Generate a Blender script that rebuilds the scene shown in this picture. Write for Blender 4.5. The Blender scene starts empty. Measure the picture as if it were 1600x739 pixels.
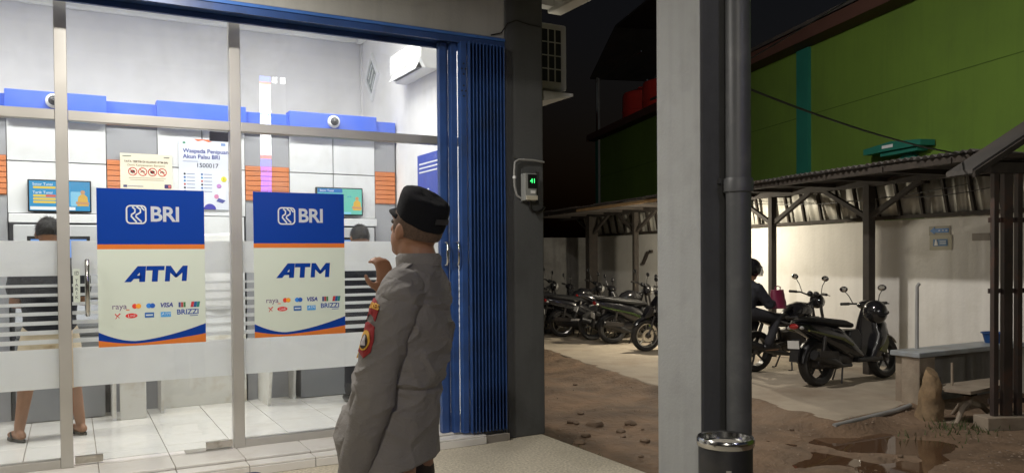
import bpy, math, random
from mathutils import Vector, Matrix, noise
from mathutils.bvhtree import BVHTree
R = math.radians
random.seed(7)
U = 0.91            # plan units -> metres
sc = bpy.context.scene
col = sc.collection

# ------------------------------------------------------------------ camera
cam = bpy.data.cameras.new('camera'); camo = bpy.data.objects.new('camera', cam); col.objects.link(camo)
yaw, pitch, roll = R(28.8), R(-1.0), R(0.45)
fwd = Vector((math.sin(yaw)*math.cos(pitch), math.cos(yaw)*math.cos(pitch), math.sin(pitch)))
rgt = Vector((math.cos(yaw), -math.sin(yaw), 0)); upv = rgt.cross(fwd)
r2 = rgt*math.cos(roll) - upv*math.sin(roll); u2 = rgt*math.sin(roll) + upv*math.cos(roll)
mw = Matrix((r2, u2, -fwd)).transposed().to_4x4(); mw.translation = Vector((0, 0, 1.55))*U
camo.matrix_world = mw
cam.sensor_width = 36; cam.lens = 36*1256/1600; cam.shift_y = 51.5/1600
cam.clip_start = 0.05; cam.clip_end = 800
sc.camera = camo

# ------------------------------------------------------------------ night sky, moon, exposure
w = bpy.data.worlds.new('World'); sc.world = w; w.use_nodes = True
nt = w.node_tree; bgn = nt.nodes['Background']
sky = nt.nodes.new('ShaderNodeTexSky'); sky.sky_type = 'NISHITA'; sky.sun_disc = False
sky.sun_elevation = R(-4.0); sky.sun_rotation = R(140)
nt.links.new(sky.outputs[0], bgn.inputs[0]); bgn.inputs[1].default_value = 0.28
sl = bpy.data.lights.new('moon', 'SUN'); sl.energy = 0.012; sl.angle = R(0.5); sl.color = (1, .95, .88)
so = bpy.data.objects.new('moon', sl); col.objects.link(so); so.rotation_euler = (R(50), 0, R(140))
sc.view_settings.view_transform = 'Standard'; sc.view_settings.look = 'None'
sc.view_settings.exposure = 0.0; sc.view_settings.gamma = 1.0; sc.view_settings.use_curve_mapping = False
sc.cycles.max_bounces = 10; sc.cycles.transparent_max_bounces = 24
sc.cycles.use_denoising = True
sc.cycles.sample_clamp_indirect = 6.0

# ------------------------------------------------------------------ materials
MATS = {}
def mat(name, c, rough=.6, metal=0., var=.12, vs=3., bump=0., bs=60., spec=.5, emit=None, es=0., dirt=None, ds=2., coat=0., detail=6., streak=0., fold=0.):
    if name in MATS: return MATS[name]
    m = bpy.data.materials.new(name); m.use_nodes = True; n = m.node_tree; b = n.nodes['Principled BSDF']
    b.inputs['Roughness'].default_value = rough; b.inputs['Metallic'].default_value = metal
    b.inputs['Specular IOR Level'].default_value = spec; b.inputs['Coat Weight'].default_value = coat
    tc = n.nodes.new('ShaderNodeTexCoord')
    no = n.nodes.new('ShaderNodeTexNoise'); no.inputs['Scale'].default_value = vs; no.inputs['Detail'].default_value = detail
    n.links.new(tc.outputs['Object'], no.inputs['Vector'])
    rp = n.nodes.new('ShaderNodeMapRange'); rp.inputs[1].default_value = .3; rp.inputs[2].default_value = .7
    n.links.new(no.outputs['Fac'], rp.inputs[0])
    mx = n.nodes.new('ShaderNodeMix'); mx.data_type = 'RGBA'
    mx.inputs['A'].default_value = (*[max(0, k*(1-var)) for k in c], 1); mx.inputs['B'].default_value = (*[min(1, k*(1+var)) for k in c], 1)
    n.links.new(rp.outputs[0], mx.inputs['Factor']); out = mx.outputs['Result']
    if dirt:
        n2 = n.nodes.new('ShaderNodeTexNoise'); n2.inputs['Scale'].default_value = ds; n2.inputs['Detail'].default_value = 9; n2.inputs['Roughness'].default_value = .65
        n.links.new(tc.outputs['Object'], n2.inputs['Vector'])
        r2_ = n.nodes.new('ShaderNodeMapRange'); r2_.inputs[1].default_value = .5; r2_.inputs[2].default_value = .75; r2_.inputs[4].default_value = .8
        n.links.new(n2.outputs['Fac'], r2_.inputs[0])
        m2 = n.nodes.new('ShaderNodeMix'); m2.data_type = 'RGBA'; m2.inputs['B'].default_value = (*dirt, 1)
        n.links.new(out, m2.inputs['A']); n.links.new(r2_.outputs[0], m2.inputs['Factor']); out = m2.outputs['Result']
    if streak:
        mp = n.nodes.new('ShaderNodeMapping'); mp.inputs['Scale'].default_value = (7, 7, .45); n.links.new(tc.outputs['Object'], mp.inputs['Vector'])
        n5 = n.nodes.new('ShaderNodeTexNoise'); n5.inputs['Scale'].default_value = 1.6; n5.inputs['Detail'].default_value = 8; n.links.new(mp.outputs[0], n5.inputs['Vector'])
        r5 = n.nodes.new('ShaderNodeMapRange'); r5.inputs[1].default_value = .48; r5.inputs[2].default_value = .78; r5.inputs[4].default_value = streak; n.links.new(n5.outputs['Fac'], r5.inputs[0])
        m5 = n.nodes.new('ShaderNodeMix'); m5.data_type = 'RGBA'; m5.inputs['B'].default_value = (*[k*.45+.01 for k in c], 1)
        n.links.new(out, m5.inputs['A']); n.links.new(r5.outputs[0], m5.inputs['Factor']); out = m5.outputs['Result']
    n.links.new(out, b.inputs['Base Color'])
    if bump:
        n3 = n.nodes.new('ShaderNodeTexNoise'); n3.inputs['Scale'].default_value = bs; n3.inputs['Detail'].default_value = 4
        n.links.new(tc.outputs['Object'], n3.inputs['Vector'])
        bp = n.nodes.new('ShaderNodeBump'); bp.inputs['Strength'].default_value = bump; bp.inputs['Distance'].default_value = .01
        n.links.new(n3.outputs['Fac'], bp.inputs['Height']); n.links.new(bp.outputs[0], b.inputs['Normal'])
        if fold:
            mp = n.nodes.new('ShaderNodeMapping'); mp.inputs['Scale'].default_value = (1, 1, 1.7); mp.inputs['Rotation'].default_value = (.5, .2, 0); n.links.new(tc.outputs['Object'], mp.inputs['Vector'])
            n6 = n.nodes.new('ShaderNodeTexNoise'); n6.inputs['Scale'].default_value = 9; n6.inputs['Detail'].default_value = 3; n6.inputs['Distortion'].default_value = 1.2; n.links.new(mp.outputs[0], n6.inputs['Vector'])
            b6 = n.nodes.new('ShaderNodeBump'); b6.inputs['Strength'].default_value = fold; b6.inputs['Distance'].default_value = .03
            n.links.new(n6.outputs['Fac'], b6.inputs['Height']); n.links.new(b6.outputs[0], bp.inputs['Normal'])
    if rough > .05:
        rr = n.nodes.new('ShaderNodeMapRange'); rr.inputs[3].default_value = max(.02, rough*.85); rr.inputs[4].default_value = min(1, rough*1.15)
        n.links.new(no.outputs['Fac'], rr.inputs[0]); n.links.new(rr.outputs[0], b.inputs['Roughness'])
    if emit:
        b.inputs['Emission Color'].default_value = (*emit, 1); b.inputs['Emission Strength'].default_value = es
    MATS[name] = m
    return m
def translucent(name, c, transp=.0, trans=.5, gloss=0.05):
    m = bpy.data.materials.new(name); m.use_nodes = True; n = m.node_tree; n.nodes.clear()
    o = n.nodes.new('ShaderNodeOutputMaterial'); d = n.nodes.new('ShaderNodeBsdfDiffuse'); t = n.nodes.new('ShaderNodeBsdfTranslucent')
    d.inputs[0].default_value = (*c, 1); t.inputs[0].default_value = (*c, 1)
    a = n.nodes.new('ShaderNodeMixShader'); a.inputs[0].default_value = trans
    n.links.new(d.outputs[0], a.inputs[1]); n.links.new(t.outputs[0], a.inputs[2]); last = a
    if transp:
        tr = n.nodes.new('ShaderNodeBsdfTransparent'); b = n.nodes.new('ShaderNodeMixShader'); b.inputs[0].default_value = transp
        n.links.new(last.outputs[0], b.inputs[1]); n.links.new(tr.outputs[0], b.inputs[2]); last = b
    if gloss:
        g = n.nodes.new('ShaderNodeBsdfGlossy'); g.inputs['Roughness'].default_value = .25; b = n.nodes.new('ShaderNodeMixShader'); b.inputs[0].default_value = gloss
        n.links.new(last.outputs[0], b.inputs[1]); n.links.new(g.outputs[0], b.inputs[2]); last = b
    n.links.new(last.outputs[0], o.inputs[0]); MATS[name] = m
    return m
def glassmat():
    m = bpy.data.materials.new('clear_glass'); m.use_nodes = True; n = m.node_tree; n.nodes.clear()
    o = n.nodes.new('ShaderNodeOutputMaterial'); t = n.nodes.new('ShaderNodeBsdfTransparent'); t.inputs[0].default_value = (.965, .985, .975, 1)
    g = n.nodes.new('ShaderNodeBsdfGlossy'); g.inputs['Roughness'].default_value = .0
    fr = n.nodes.new('ShaderNodeFresnel'); fr.inputs[0].default_value = 1.5
    x = n.nodes.new('ShaderNodeMixShader'); n.links.new(fr.outputs[0], x.inputs[0]); n.links.new(t.outputs[0], x.inputs[1]); n.links.new(g.outputs[0], x.inputs[2])
    tc = n.nodes.new('ShaderNodeTexCoord'); nz = n.nodes.new('ShaderNodeTexNoise'); nz.inputs['Scale'].default_value = 2.3; nz.inputs['Detail'].default_value = 9; nz.inputs['Distortion'].default_value = .8
    n.links.new(tc.outputs['Object'], nz.inputs['Vector']); mr = n.nodes.new('ShaderNodeMapRange'); mr.inputs[1].default_value = .45; mr.inputs[2].default_value = .85; mr.inputs[4].default_value = .09; n.links.new(nz.outputs['Fac'], mr.inputs[0])
    df = n.nodes.new('ShaderNodeBsdfTranslucent'); df.inputs[0].default_value = (.7, .7, .68, 1); x2 = n.nodes.new('ShaderNodeMixShader')
    n.links.new(mr.outputs[0], x2.inputs[0]); n.links.new(x.outputs[0], x2.inputs[1]); n.links.new(df.outputs[0], x2.inputs[2])
    n.links.new(x2.outputs[0], o.inputs[0]); return m
def emis(name, c, s):
    return mat(name, (.02, .02, .02), .4, var=0, emit=c, es=s)
GLASS = glassmat()
FILM = translucent('frosted_film', (.91, .91, .90), transp=.06, trans=.74, gloss=.03)
FILM2 = translucent('frosted_stripe', (.90, .90, .89), transp=.14, trans=.66, gloss=.03)
def cl(h):
    h = h.lstrip('#'); v = [int(h[i:i+2], 16)/255 for i in (0, 2, 4)]
    return tuple(((x+.055)/1.055)**2.4 if x > .04045 else x/12.92 for x in v)
M = dict(
 plaster_white=mat('white_plaster', (.74, .73, .74), .85, var=.04, bump=.12, bs=25, dirt=(.62, .61, .6), ds=1.2, streak=0.06),
 ceiling=mat('white_ceiling', (.75, .75, .74), .85, var=.03),
 panel_white=mat('white_panel', (.72, .73, .75), .45, var=.03, bump=.03, bs=30, dirt=(.58, .58, .57), ds=3),
 grey_panel=mat('grey_panel', (.34, .345, .37), .5, var=.05, bump=.03, bs=30),
 orange=mat('orange_laminate', (.60, .21, .085), .5, var=.08),
 blue_panel=mat('blue_board', (.075, .15, .66), .5, var=.05, bump=.03, bs=20),
 tile=mat('white_floor_tile', (.74, .72, .68), .16, var=.05, vs=2.5, dirt=(.56, .52, .46), ds=2.5),
 grout=mat('grout', (.30, .27, .23), .9),
 alu=mat('aluminium_frame', (.50, .485, .45), .38, metal=.55, var=.06, bump=.02, bs=90),
 steel=mat('polished_steel', (.62, .62, .6), .18, metal=1., var=.05),
 chrome=mat('chrome', (.8, .8, .8), .08, metal=1., var=.02),
 patch=mat('patch_fitting', (.55, .52, .46), .3, metal=.8, dirt=(.3, .26, .2), ds=20),
 darkfit=mat('dark_fitting', (.05, .05, .06), .2, metal=.6),
 shutter=mat('blue_shutter_paint', (.026, .072, .23), .4, var=.16, vs=6, bump=.05, bs=40, dirt=(.03, .045, .085), ds=3.5, streak=0.4),
 header=mat('blue_header_paint', (.022, .062, .20), .42, var=.15, bump=.05, bs=20, dirt=(.02, .03, .06), ds=4),
 beam=mat('beige_grey_render', (.42, .415, .38), .85, var=.05, vs=1.5, bump=.2, bs=45, dirt=(.37, .36, .32), ds=2, streak=0.22),
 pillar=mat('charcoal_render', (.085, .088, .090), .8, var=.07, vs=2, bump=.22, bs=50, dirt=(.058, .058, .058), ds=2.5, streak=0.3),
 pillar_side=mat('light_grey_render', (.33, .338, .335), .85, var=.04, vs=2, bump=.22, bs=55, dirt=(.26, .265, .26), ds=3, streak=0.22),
 terrace=mat('washed_pebble_concrete', (.50, .452, .355), .85, var=.34, vs=55, bump=.7, bs=110, dirt=(.40, .355, .27), ds=2.2),
 pipe=mat('grey_drain_pipe', (.078, .081, .084), .45, var=.08, vs=4, dirt=(.13, .13, .13), ds=6, streak=0.3),
 cream_metal=mat('cream_metal', (.45, .44, .39), .5, var=.05, dirt=(.3, .29, .25), ds=5),
 black_plastic=mat('black_plastic', (.012, .012, .013), .38, var=.1),
 rubber=mat('rubber', (.018, .017, .016), .8, var=.2, vs=20, bump=.2, bs=150, dirt=(.06, .05, .04), ds=6),
 blackpaint=mat('black_gloss_paint', (.012, .012, .014), .16, var=.1, coat=.6, dirt=(.03, .028, .025), ds=7),
 seatvinyl=mat('seat_vinyl', (.014, .014, .014), .5, bump=.1, bs=120),
 engine=mat('dull_alloy', (.085, .08, .078), .45, metal=.8, var=.2, dirt=(.05, .045, .04), ds=9),
 rim=mat('dark_rim', (.05, .05, .05), .35, metal=.5),
 rim_silver=mat('silver_rim', (.45, .44, .42), .3, metal=.9),
 green_accent=mat('lime_paint', (.35, .62, .05), .3),
 dull_lime=mat('dull_lime_paint', (.03, .05, .012), .35),
 maroon=mat('maroon_paint', (.05, .006, .010), .25, coat=.5),
 yellow_accent=mat('yellow_green_line', (.09, .095, .02), .3),
 lens=mat('clear_lens', (.5, .5, .48), .08, metal=.4, coat=1),
 redlens=mat('red_lens', (.25, .01, .01), .15, coat=1),
 plate=mat('number_plate', (.5, .5, .48), .5),
 mirror=mat('mirror_glass', (.75, .77, .78), .03, metal=1., var=0),
 concrete=mat('yard_concrete', (.37, .315, .24), .88, var=.14, vs=3, bump=.45, bs=35, dirt=(.23, .17, .115), ds=1.0),
 soil=mat('brown_soil', (.172, .112, .068), .88, var=.40, vs=2.6, bump=1.0, bs=22, dirt=(.24, .172, .115), ds=1.1, fold=.9),
 ground=mat('dark_ground', (.10, .07, .05), .95, var=.3, vs=.4),
 wallwash=mat('whitewashed_wall', (.68, .665, .62), .9, var=.05, vs=2, bump=.35, bs=22, dirt=(.57, .55, .49), ds=1.6, streak=0.12),
 walldark=mat('dark_grey_wall', (.20, .195, .18), .9, var=.2, vs=3, bump=.4, bs=18, dirt=(.12, .11, .1), ds=2.5, streak=0.4),  # dark tone includes the rear wall's lack of light
 green=mat('green_house_paint', (.135, .235, .030), .85, var=.10, vs=.7, bump=.3, bs=14, dirt=(.11, .185, .030), ds=.8, streak=0.2),
 teal=mat('teal_paint', (.018, .18, .13), .7, var=.1),
 fascia=mat('brown_fascia', (.10, .045, .032), .7, var=.15, bump=.2, bs=20),
 zinc=mat('old_zinc_sheet', (.55, .54, .48), .6, metal=.1, var=.14, vs=3, dirt=(.36, .31, .23), ds=3),
 rooftop=mat('roof_sheet', (.07, .065, .06), .7, var=.2, dirt=(.1, .07, .05), ds=2),
 timber=mat('weathered_timber', (.040, .032, .025), .85, var=.3, vs=8, bump=.4, bs=50),
 plank=mat('pale_timber', (.42, .27, .13), .75, var=.2, vs=6, bump=.3, bs=50),
 gate=mat('rusty_gate_steel', (.06, .045, .04), .65, metal=.3, var=.25, dirt=(.12, .05, .03), ds=6),
 block=mat('raw_concrete', (.30, .25, .19), .92, var=.2, vs=5, bump=.5, bs=30, dirt=(.2, .14, .1), ds=3),
 tank=mat('red_tank_plastic', (.62, .045, .03), .45, var=.08),
 skin=mat('skin', (.33, .17, .10), .55, var=.10, vs=14, bump=.08, bs=150),
 skin2=mat('skin_tan', (.30, .15, .085), .55, var=.10, vs=14, bump=.06, bs=150),
 uniform=mat('taupe_uniform_cloth', (.20, .187, .176), .85, var=.08, vs=6, bump=.28, bs=260, fold=.4),
 uniform_dark=mat('dark_brown_cloth', (.05, .038, .03), .85, var=.1, bump=.25, bs=260),
 cap=mat('black_cap_cloth', (.007, .0075, .010), .95, spec=.2, var=.1, bump=.25, bs=240),
 darkshirt=mat('dark_shirt_cloth', (.018, .02, .028), .85, bump=.2, bs=200, fold=.5),
 shorts=mat('beige_shorts_cloth', (.62, .52, .37), .85, var=.06, bump=.2, bs=220, fold=.5),
 hair=mat('black_hair', (.012, .011, .010), .55, var=.3, vs=60, bump=.6, bs=220),
 redpatch=mat('red_embroidery', (.30, .018, .02), .7, var=.15, vs=60, bump=.3, bs=300),
 gold=mat('gold_embroidery', (.70, .38, .04), .6, var=.2, vs=80, bump=.3, bs=300),
 navy=mat('navy_rubber', (.018, .022, .085), .7, var=.15, bump=.3, bs=90),
 atmgrey=mat('machine_grey', (.24, .25, .27), .45, var=.05),
 atmlight=mat('machine_light_grey', (.50, .51, .53), .45, var=.05),
 board=mat('white_board_chipped', (.70, .69, .65), .6, var=.04, dirt=(.45, .36, .24), ds=4),
 cable=mat('black_cable', (.012, .012, .012), .5),
 conduit=mat('grey_conduit', (.30, .30, .29), .5),
 paper=mat('paper_white', (.80, .80, .80), .6, var=.02),
 bag=mat('maroon_bag', (.17, .012, .045), .5, bump=.3, bs=40),
 twhite=translucent('sticker_white', (.83, .88, .80), trans=.45, gloss=.03),
 tblue=translucent('sticker_blue', (.010, .070, .44), trans=.40, gloss=.03),
 torange=translucent('sticker_orange', (.85, .28, .06), trans=.40, gloss=.03),
 tlogo=translucent('sticker_logo_white', (.86, .9, .9), trans=.45, gloss=.03),
)
PC = {}
def paint(c, rough=.5):
    if c not in PC: PC[c] = mat('print_' + c.strip('#'), cl(c), rough, var=.02)
    return PC[c]

# ------------------------------------------------------------------ mesh building
ORG = {}
class MB:
    def __init__(s): s.v = []; s.f = []
    def add(s, vs, fs):
        o = len(s.v); s.v += [tuple(p) for p in vs]; s.f += [tuple(i+o for i in q) for q in fs]; return s
    def box(s, x0, y0, z0, x1, y1, z1, fn=None):
        vs = [(x, y, z) for z in (z0, z1) for x, y in ((x0, y0), (x1, y0), (x1, y1), (x0, y1))]
        if fn: vs = [fn(*p) for p in vs]
        return s.add(vs, [(3, 2, 1, 0), (4, 5, 6, 7), (0, 1, 5, 4), (1, 2, 6, 5), (2, 3, 7, 6), (3, 0, 4, 7)])
    def rings(s, rs, cap=True, close=True):
        n = len(rs[0]); vs = [p for r in rs for p in r]; fs = []
        for i in range(len(rs)-1):
            for j in range(n if close else n-1):
                k = (j+1) % n; fs.append((i*n+j, i*n+k, (i+1)*n+k, (i+1)*n+j))
        if cap:
            fs.append(tuple(reversed(range(n)))); fs.append(tuple((len(rs)-1)*n+j for j in range(n)))
        return s.add(vs, fs)
    def tube(s, pts, r, n=10, cap=True, sq=False):
        pts = [Vector(p) for p in pts]; rr = r if isinstance(r, (list, tuple)) else [r]*len(pts); rs = []; prev = None
        for i, p in enumerate(pts):
            t = (pts[min(i+1, len(pts)-1)] - pts[max(i-1, 0)]).normalized()
            if prev is None:
                a = Vector((0, 0, 1)) if abs(t.z) < .9 else Vector((1, 0, 0)); x = t.cross(a).normalized()
            else: x = (prev - t*prev.dot(t)).normalized()
            y = t.cross(x); prev = x
            rs.append([p + x*math.cos(2*math.pi*(j+.5)/n)*rr[i] + y*math.sin(2*math.pi*(j+.5)/n)*rr[i] for j in range(n)])
        return s.rings(rs, cap)
    def capsule(s, pts, radii, n=14):
        pts = [Vector(p) for p in pts]; a = (pts[0]-pts[1]).normalized(); b = (pts[-1]-pts[-2]).normalized()
        P = []; Q = []
        for k in (90, 65, 35): P.append(pts[0] + a*radii[0]*math.sin(R(k))); Q.append(max(.001, radii[0]*math.cos(R(k))))
        P += pts; Q += list(radii)
        for k in (35, 65, 90): P.append(pts[-1] + b*radii[-1]*math.sin(R(k))); Q.append(max(.001, radii[-1]*math.cos(R(k))))
        return s.tube(P, Q, n)
    def ell(s, c, r, n=16, m=10, rot=None):
        rs = []
        for i in range(m+1):
            a = math.pi*i/m - math.pi/2; q = []
            for j in range(n):
                b = 2*math.pi*j/n; p = Vector((r[0]*max(.002, math.cos(a))*math.cos(b), r[1]*max(.002, math.cos(a))*math.sin(b), r[2]*math.sin(a)))
                if rot: p = rot @ p
                q.append(p + Vector(c))
            rs.append(q)
        return s.rings(rs)
    def lathe(s, prof, c=(0, 0, 0), n=24, cap=False, rot=None):
        rs = []
        for r, z in prof:
            q = [Vector((r*math.cos(2*math.pi*j/n), r*math.sin(2*math.pi*j/n), z)) for j in range(n)]
            if rot: q = [rot @ p for p in q]
            rs.append([p + Vector(c) for p in q])
        return s.rings(rs, cap)
    def prism(s, poly, fn, d0, d1):
        n = len(poly)
        return s.rings([[fn(a, b, d0) for a, b in poly], [fn(a, b, d1) for a, b in poly]])
    def loftx(s, secs, n=14, e=2.6):
        rs = []
        for x, zc, hz, hy in secs:
            q = []
            for j in range(n):
                a = 2*math.pi*(j+.5)/n; ca, sa = math.cos(a), math.sin(a)
                q.append((x, hy*math.copysign(abs(ca)**(2/e), ca), zc + hz*math.copysign(abs(sa)**(2/e), sa)))
            rs.append(q)
        return s.rings(rs)
    def loftz(s, secs, n=14, e=2.6):
        rs = []
        for z, xc, hx, hy in secs:
            q = []
            for j in range(n):
                a = 2*math.pi*(j+.5)/n; ca, sa = math.cos(a), math.sin(a)
                q.append((xc + hx*math.copysign(abs(ca)**(2/e), ca), hy*math.copysign(abs(sa)**(2/e), sa), z))
            rs.append(q)
        return s.rings(rs)
    def mesh(s, name, org=(0, 0, 0)):
        me = bpy.data.meshes.new(name); ox, oy, oz = org
        me.from_pydata([((x-ox)*U, (y-oy)*U, (z-oz)*U) for x, y, z in s.v], [], s.f); me.update()
        import bmesh
        b = bmesh.new(); b.from_mesh(me); bmesh.ops.recalc_face_normals(b, faces=b.faces[:]); b.to_mesh(me); b.free()
        return me
    def build(s, name, m, parent=None, smooth=False, bevel=0, local=False, seg=2):
        org = (0, 0, 0)
        if parent is not None and not local: org = ORG.get(parent.name, (0, 0, 0))
        return place(name, s.mesh(name, org), m, parent, smooth, bevel, org, seg)
def place(name, me, m, parent=None, smooth=False, bevel=0, org=(0, 0, 0), seg=2):
    o = bpy.data.objects.new(name, me); col.objects.link(o); me.materials.append(m)
    if smooth:
        for p in me.polygons: p.use_smooth = True
        me.set_sharp_from_angle(angle=R(42)) if hasattr(me, 'set_sharp_from_angle') else None
    if parent is not None: o.parent = parent
    ORG[o.name] = org
    if bevel:
        b = o.modifiers.new('bevel', 'BEVEL'); b.width = bevel*U; b.segments = seg; b.limit_method = 'ANGLE'; b.angle_limit = R(40)
    return o
def tag(o, label, cat, group=None):
    o['label'] = label; o['category'] = cat
    if group: o['group'] = group
    return o
def thing(name, label, cat, loc=(0, 0, 0), rz=0, group=None):
    o = bpy.data.objects.new(name, None); col.objects.link(o); o.empty_display_size = .1
    o.location = Vector(loc)*U; o.rotation_euler = (0, 0, rz); ORG[o.name] = tuple(loc)
    return tag(o, label, cat, group)
def struct(o): o['kind'] = 'structure'; return o
def stuff(o): o['kind'] = 'stuff'; return o
def bx(name, x0, y0, z0, x1, y1, z1, m, parent=None, bevel=0, fn=None, local=False):
    return MB().box(x0, y0, z0, x1, y1, z1, fn).build(name, m, parent, bevel=bevel, local=local)
def copy_tree(o, parent=None):
    c = o.copy(); col.objects.link(c); ORG[c.name] = ORG.get(o.name, (0, 0, 0))
    if parent is not None: c.parent = parent; c.matrix_parent_inverse = o.matrix_parent_inverse.copy()
    for ch in list(o.children): copy_tree(ch, c)
    return c
def text_mesh(s, size, shear=0, bold=0, align='CENTER', spacing=1.0, depth=.0006):
    cu = bpy.data.curves.new('txt', 'FONT'); cu.body = s; cu.size = size*U; cu.shear = shear; cu.offset = bold*U
    cu.align_x = align; cu.align_y = 'CENTER'; cu.space_character = spacing; cu.extrude = depth; cu.resolution_u = 3
    t = bpy.data.objects.new('txt', cu); col.objects.link(t); dg = bpy.context.evaluated_depsgraph_get()
    me = bpy.data.meshes.new_from_object(t.evaluated_get(dg)); bpy.data.objects.remove(t); bpy.data.curves.remove(cu)
    return me
ROT_S = Matrix.Rotation(R(90), 4, 'X')        # text faces -Y
def text(name, s, x, y, z, size, m, parent, rot=ROT_S, **k):
    me = text_mesh(s, size, **k); org = ORG.get(parent.name, (0, 0, 0)) if parent else (0, 0, 0)
    me.transform(Matrix.Translation((Vector((x, y, z))-Vector(org))*U) @ rot)
    me.materials.clear()
    return place(name, me, m, parent, org=org)
def area_light(name, loc, power, sx, sy, rot, parent=None, colr=(1, 1, 1), spread=180):
    l = bpy.data.lights.new(name, 'AREA'); l.shape = 'RECTANGLE'; l.size = sx*U; l.size_y = sy*U; l.energy = power*U*U; l.color = colr; l.spread = R(spread)
    o = bpy.data.objects.new(name, l); col.objects.link(o)
    org = ORG.get(parent.name, (0, 0, 0)) if parent else (0, 0, 0)
    o.location = (Vector(loc)-Vector(org))*U; o.rotation_euler = rot
    if parent: o.parent = parent
    return o
def point_light(name, loc, power, r, parent=None, colr=(1, 1, 1)):
    l = bpy.data.lights.new(name, 'POINT'); l.energy = power*U*U; l.shadow_soft_size = r*U; l.color = colr
    o = bpy.data.objects.new(name, l); col.objects.link(o); org = ORG.get(parent.name, (0, 0, 0)) if parent else (0, 0, 0)
    o.location = (Vector(loc)-Vector(org))*U
    if parent: o.parent = parent
    return o

# ================================================================== GROUND AND SETTING
GY = 6.86                                      # glass line of the shop front
bxg = struct(bx('ground', -300, -300, -.60, 300, 300, -.46, M['ground']))
# --- yard soil with hollows that hold puddles
HOL = [(6.95, 5.15, .62, .52, .085), (7.35, 4.85, .45, .3, .05), (5.55, 4.95, .55, .22, .06), (6.2, 4.45, .7, .25, .06), (6.55, 5.5, .35, .16, .04), (7.2, 5.5, .4, .15, .03)]
SLAB = [(7.0, 5.72), (7.9, 5.82), (8.6, 5.93), (11.2, 6.05), (13.6, 19.4), (6.2, 19.4), (7.5, 14), (7.78, 12.8), (7.25, 10.6), (6.86, 8.5), (7.06, 7.6), (7.2, 7.0), (7.05, 6.4)]
def soil_h(x, y):
    h = -.285 + .03*noise.noise(Vector((x*.7, y*.7, 3))) + .018*noise.noise(Vector((x*2.3, y*2.3, 7))) + .012*noise.noise(Vector((x*6, y*6, 1))) + .006*abs(noise.noise(Vector((x*13, y*13, 4))))
    # wheel ruts run beside the slab
    h -= .03*math.exp(-((x-5.6-.08*y+.25*noise.noise(Vector((y*.5, 2, 0))))/.22)**2) + .02*math.exp(-((x-4.7-.05*y)/.2)**2)
    for cx, cy, rx, ry, d in HOL:
        q = ((x-cx)/rx)**2 + ((y-cy)/ry)**2 + .5*noise.noise(Vector((x*2.6, y*2.6, 9)))
        h -= d*math.exp(-q*1.1)
    if SLAB and x > 6 and y > 4.9:
        dmin = 9
        for (ax, ay), (bx2, by2) in zip(SLAB, SLAB[1:]+SLAB[:1]):
            ex, ey = bx2-ax, by2-ay; q = max(0, min(1, ((x-ax)*ex+(y-ay)*ey)/(ex*ex+ey*ey))); dmin = min(dmin, math.hypot(x-ax-q*ex, y-ay-q*ey))
        k = math.exp(-(dmin/.22)**2); h = h*(1-k) + k*(-.208+.035*noise.noise(Vector((x*3, y*3, 2))))
    h += .07*math.exp(-((x-3.95)/.16)**2)*(.6+.8*noise.noise(Vector((y*2.5, 0, 4))))
    return h
mb = MB(); nx, ny = 150, 330; X0, X1, Y0, Y1 = 3.70, 14.5, -6.0, 22.0
vs = []
for j in range(ny+1):
    for i in range(nx+1):
        x = X0 + (X1-X0)*(i/nx)**1.25; y = Y0 + (Y1-Y0)*j/ny
        e = i in (0, nx) or j in (0, ny)
        vs.append((x, y, -.5 if e else soil_h(x, y)))
fs = [(j*(nx+1)+i, j*(nx+1)+i+1, (j+1)*(nx+1)+i+1, (j+1)*(nx+1)+i) for j in range(ny) for i in range(nx)]
struct(mb.add(vs, fs).build('yard_soil', M['soil'], smooth=True))
m = bpy.data.materials.new('muddy_water'); m.use_nodes = True; b = m.node_tree.nodes['Principled BSDF']
b.inputs['Base Color'].default_value = (.10, .055, .03, 1); b.inputs['Roughness'].default_value = .03; b.inputs['IOR'].default_value = 1.33; b.inputs['Specular IOR Level'].default_value = .75
tn = m.node_tree.nodes.new('ShaderNodeTexNoise'); tn.inputs['Scale'].default_value = 7; bp = m.node_tree.nodes.new('ShaderNodeBump'); bp.inputs['Strength'].default_value = .03; bp.inputs['Distance'].default_value = .02
m.node_tree.links.new(tn.outputs[0], bp.inputs['Height']); m.node_tree.links.new(bp.outputs[0], b.inputs['Normal']); WATER = m
pl = [(6.9+2.3*math.cos(t*.3), 4.95+1.0*math.sin(t*.3)) for t in range(21)]
struct(MB().prism(pl, lambda a, b, d: (a, b, d), -.335, -.327).build('puddle', WATER))
# --- concrete slab of the parking place
slab = SLAB
pp = []
for i in range(len(slab)):
    a, b_ = Vector(slab[i]), Vector(slab[(i+1) % len(slab)]); k = max(1, int((b_-a).length/.12))
    for q in range(k):
        p = a.lerp(b_, q/k); amp = .05
        pp.append((p.x + amp*noise.noise(Vector((p.x*4, p.y*4, 0))), p.y + amp*noise.noise(Vector((p.x*4, p.y*4, 5)))))
struct(MB().prism(pp, lambda a, b, d: (a, b, d), -.44, -.2).build('parking_pavement', M['concrete'], bevel=.02))
# --- terrace of the bank
terr = struct(bx('terrace_pavement', -7, -3.6, -.5, 3.81, 6.75, -.1, M['terrace'], bevel=.015))
struct(bx('street', -30, -16, -.5, 3.6, -3.62, -.24, mat('asphalt', (.05, .05, .05), .9, bump=.4, bs=60)))

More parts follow.
